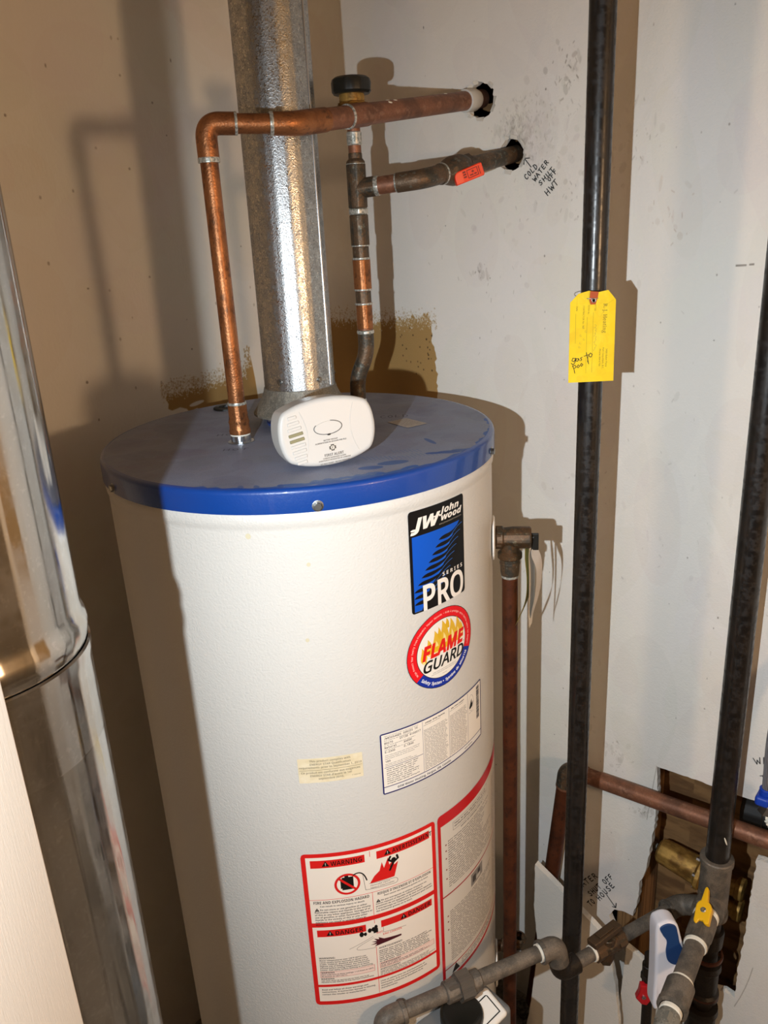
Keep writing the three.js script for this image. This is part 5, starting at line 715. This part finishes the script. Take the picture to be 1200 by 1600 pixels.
{ // white handle with navy inlay tucked behind the gas branch
  const t = thing('plastic_handle', 'white plastic tool handle with navy blue grip inlay behind the gas branch', 'tool');
  const K = (p) => p.map(([x, y]) => [(x - 1036) / 1090, (1490 - y) / 1090]);
  const curve = (pts) => { const c = new THREE.CatmullRomCurve3(K(pts).map(([x, y]) => V(x, y, 0)), true, 'catmullrom', 0.5).getPoints(90); return polyShape(c.map((q) => [q.x, q.y])); };
  const b = obj('handle_body', extrude(curve([[1011, 1436], [1018, 1425], [1031, 1421], [1044, 1427], [1053, 1448], [1062, 1476], [1058, 1500], [1046, 1535], [1036, 1575], [1026, 1578], [1021, 1525], [1016, 1480]]), 0.02, 0.005, 4), std({ color: 0xdedde4, roughness: 0.35 }), t);
  obj('navy_inlay', (() => { const g = extrude(curve([[1016, 1433], [1027, 1425], [1040, 1428], [1046, 1442], [1051, 1457], [1060, 1474], [1060, 1490], [1050, 1497], [1037, 1491], [1031, 1474], [1030, 1456], [1022, 1445]]), 0.003, 0.0012, 3); g.translate(0, 0, 0.0225); return g; })(), M.navy, b, 'soft navy blue inlay');
  t.position.set(0.4545, 0.485, -0.207); t.rotation.set(-0.2, 0.72, 0.0);
}
{
  const t = thing('stop_valve', 'small stop valve with red handle below the wall opening', 'valve');
  obj('pipe', sweep([V(0.418, 0.0, -0.288), V(0.414, 0.2, -0.288), V(0.412, 0.37, -0.288)], 0.0085), M.ironDark, t); obj('valve_body', [sleeve(V(0.414, 0.30, -0.288), V(0.4125, 0.35, -0.288), 0.0115), hex([0.413, 0.325, -0.288], [0, 1, 0], 0.0135, 0.012)], M.ironDark, t);
  const h = obj('red_handle', [(() => { const s = new THREE.Shape(); s.moveTo(-0.006, 0.02); s.lineTo(0.006, 0.02); s.lineTo(0.009, 0); s.lineTo(0.013, -0.01); s.lineTo(0.006, -0.022); s.lineTo(-0.003, -0.02); s.lineTo(-0.012, -0.008); s.lineTo(-0.008, 0.003); s.closePath(); return extrude(s, 0.008, 0.002, 2); })()], M.red, t, 'red plastic handle'); h.position.set(0.408, 0.298, -0.277); h.rotation.y = 0.6; obj('handle_nut', turned([0, -0.003, 0.009], [0, 0, 1], [[0, 0.0035], [0.003, 0.0035], [0.0032, 0.001]], 12), M.steel, h);
}
for (let k = 0; k < 6; k++) { // rubble on the floor behind the tank
  const g = new THREE.IcosahedronGeometry(1, 2), p = g.attributes.position, s = rr(0.008, 0.02), f1 = rr(2, 5), f2 = rr(2, 5);
  for (let i = 0; i < p.count; i++) { const v = V(p.getX(i), p.getY(i), p.getZ(i)).normalize(), q = 1 + 0.22 * Math.sin(v.x * f1 + k) + 0.2 * Math.cos(v.z * f2 + v.y * 3); p.setXYZ(i, v.x * q * s * 1.3, v.y * q * s * 0.8, v.z * q * s); }
  const c = toCreasedNormals(g, 0.5); c.computeBoundingBox(); const o = tag(obj('rubble_stone', c, M.concrete), 'grey chip of broken concrete on the floor behind the tank', 'stone', 'rubble by the wall');
  o.position.set([0.15, 0.185, 0.215, 0.235, 0.2, 0.255, 0.12, 0.16, 0.245][k], -c.boundingBox.min.y, [-0.33, -0.31, -0.33, -0.3, -0.27, -0.27, -0.3, -0.26, -0.34][k]);
}
// ------------------------------------------------------------------ the two light sources
{
  const dir = FLASH_TO.clone().sub(FLASH_AT).normalize(), q = FLASH_AT.clone().sub(dir.clone().multiplyScalar(0.004));
  const t = thing('flashlight', 'small black hand torch lighting the water heater from beside the camera', 'flashlight');
  obj('barrel', turned(q.clone().sub(dir.clone().multiplyScalar(0.10)), dir, [[0, 0.001], [0, 0.009], [0.002, 0.010], [0.075, 0.010], [0.082, 0.0125], [0.1, 0.0125], [0.1, 0.0105]]), M.blackPlastic, t);
  obj('led_lens', turned(q.clone().sub(dir.clone().multiplyScalar(0.001)), dir, [[0, 0.0105], [0.0005, 0.0001]], 24), std({ color: 0xffffff, emissive: new THREE.Color().setRGB(0.87, 0.96, 1.03), emissiveIntensity: 6 }), t, 'glowing cool white lens');
}
{
  const t = thing('wall_lamp', 'warm glowing globe lamp on the wall behind the photographer', 'lamp');
  obj('globe', (() => { const g = new THREE.SphereGeometry(0.07, 32, 20); g.translate(LAMP_AT.x, LAMP_AT.y, LAMP_AT.z); return g; })(), std({ color: 0xfff0d8, emissive: new THREE.Color().setRGB(1.28, 0.80, 0.43), emissiveIntensity: 3, roughness: 0.5 }), t, 'glowing warm glass globe');
  obj('wall_plate', turned([2.061, LAMP_AT.y, LAMP_AT.z], [-1, 0, 0], [[0, 0.055], [0.01, 0.055], [0.014, 0.045], [0.022, 0.03], [0.036, 0.028]], 32), M.white, t);
}
renderer.render(scene, camera);
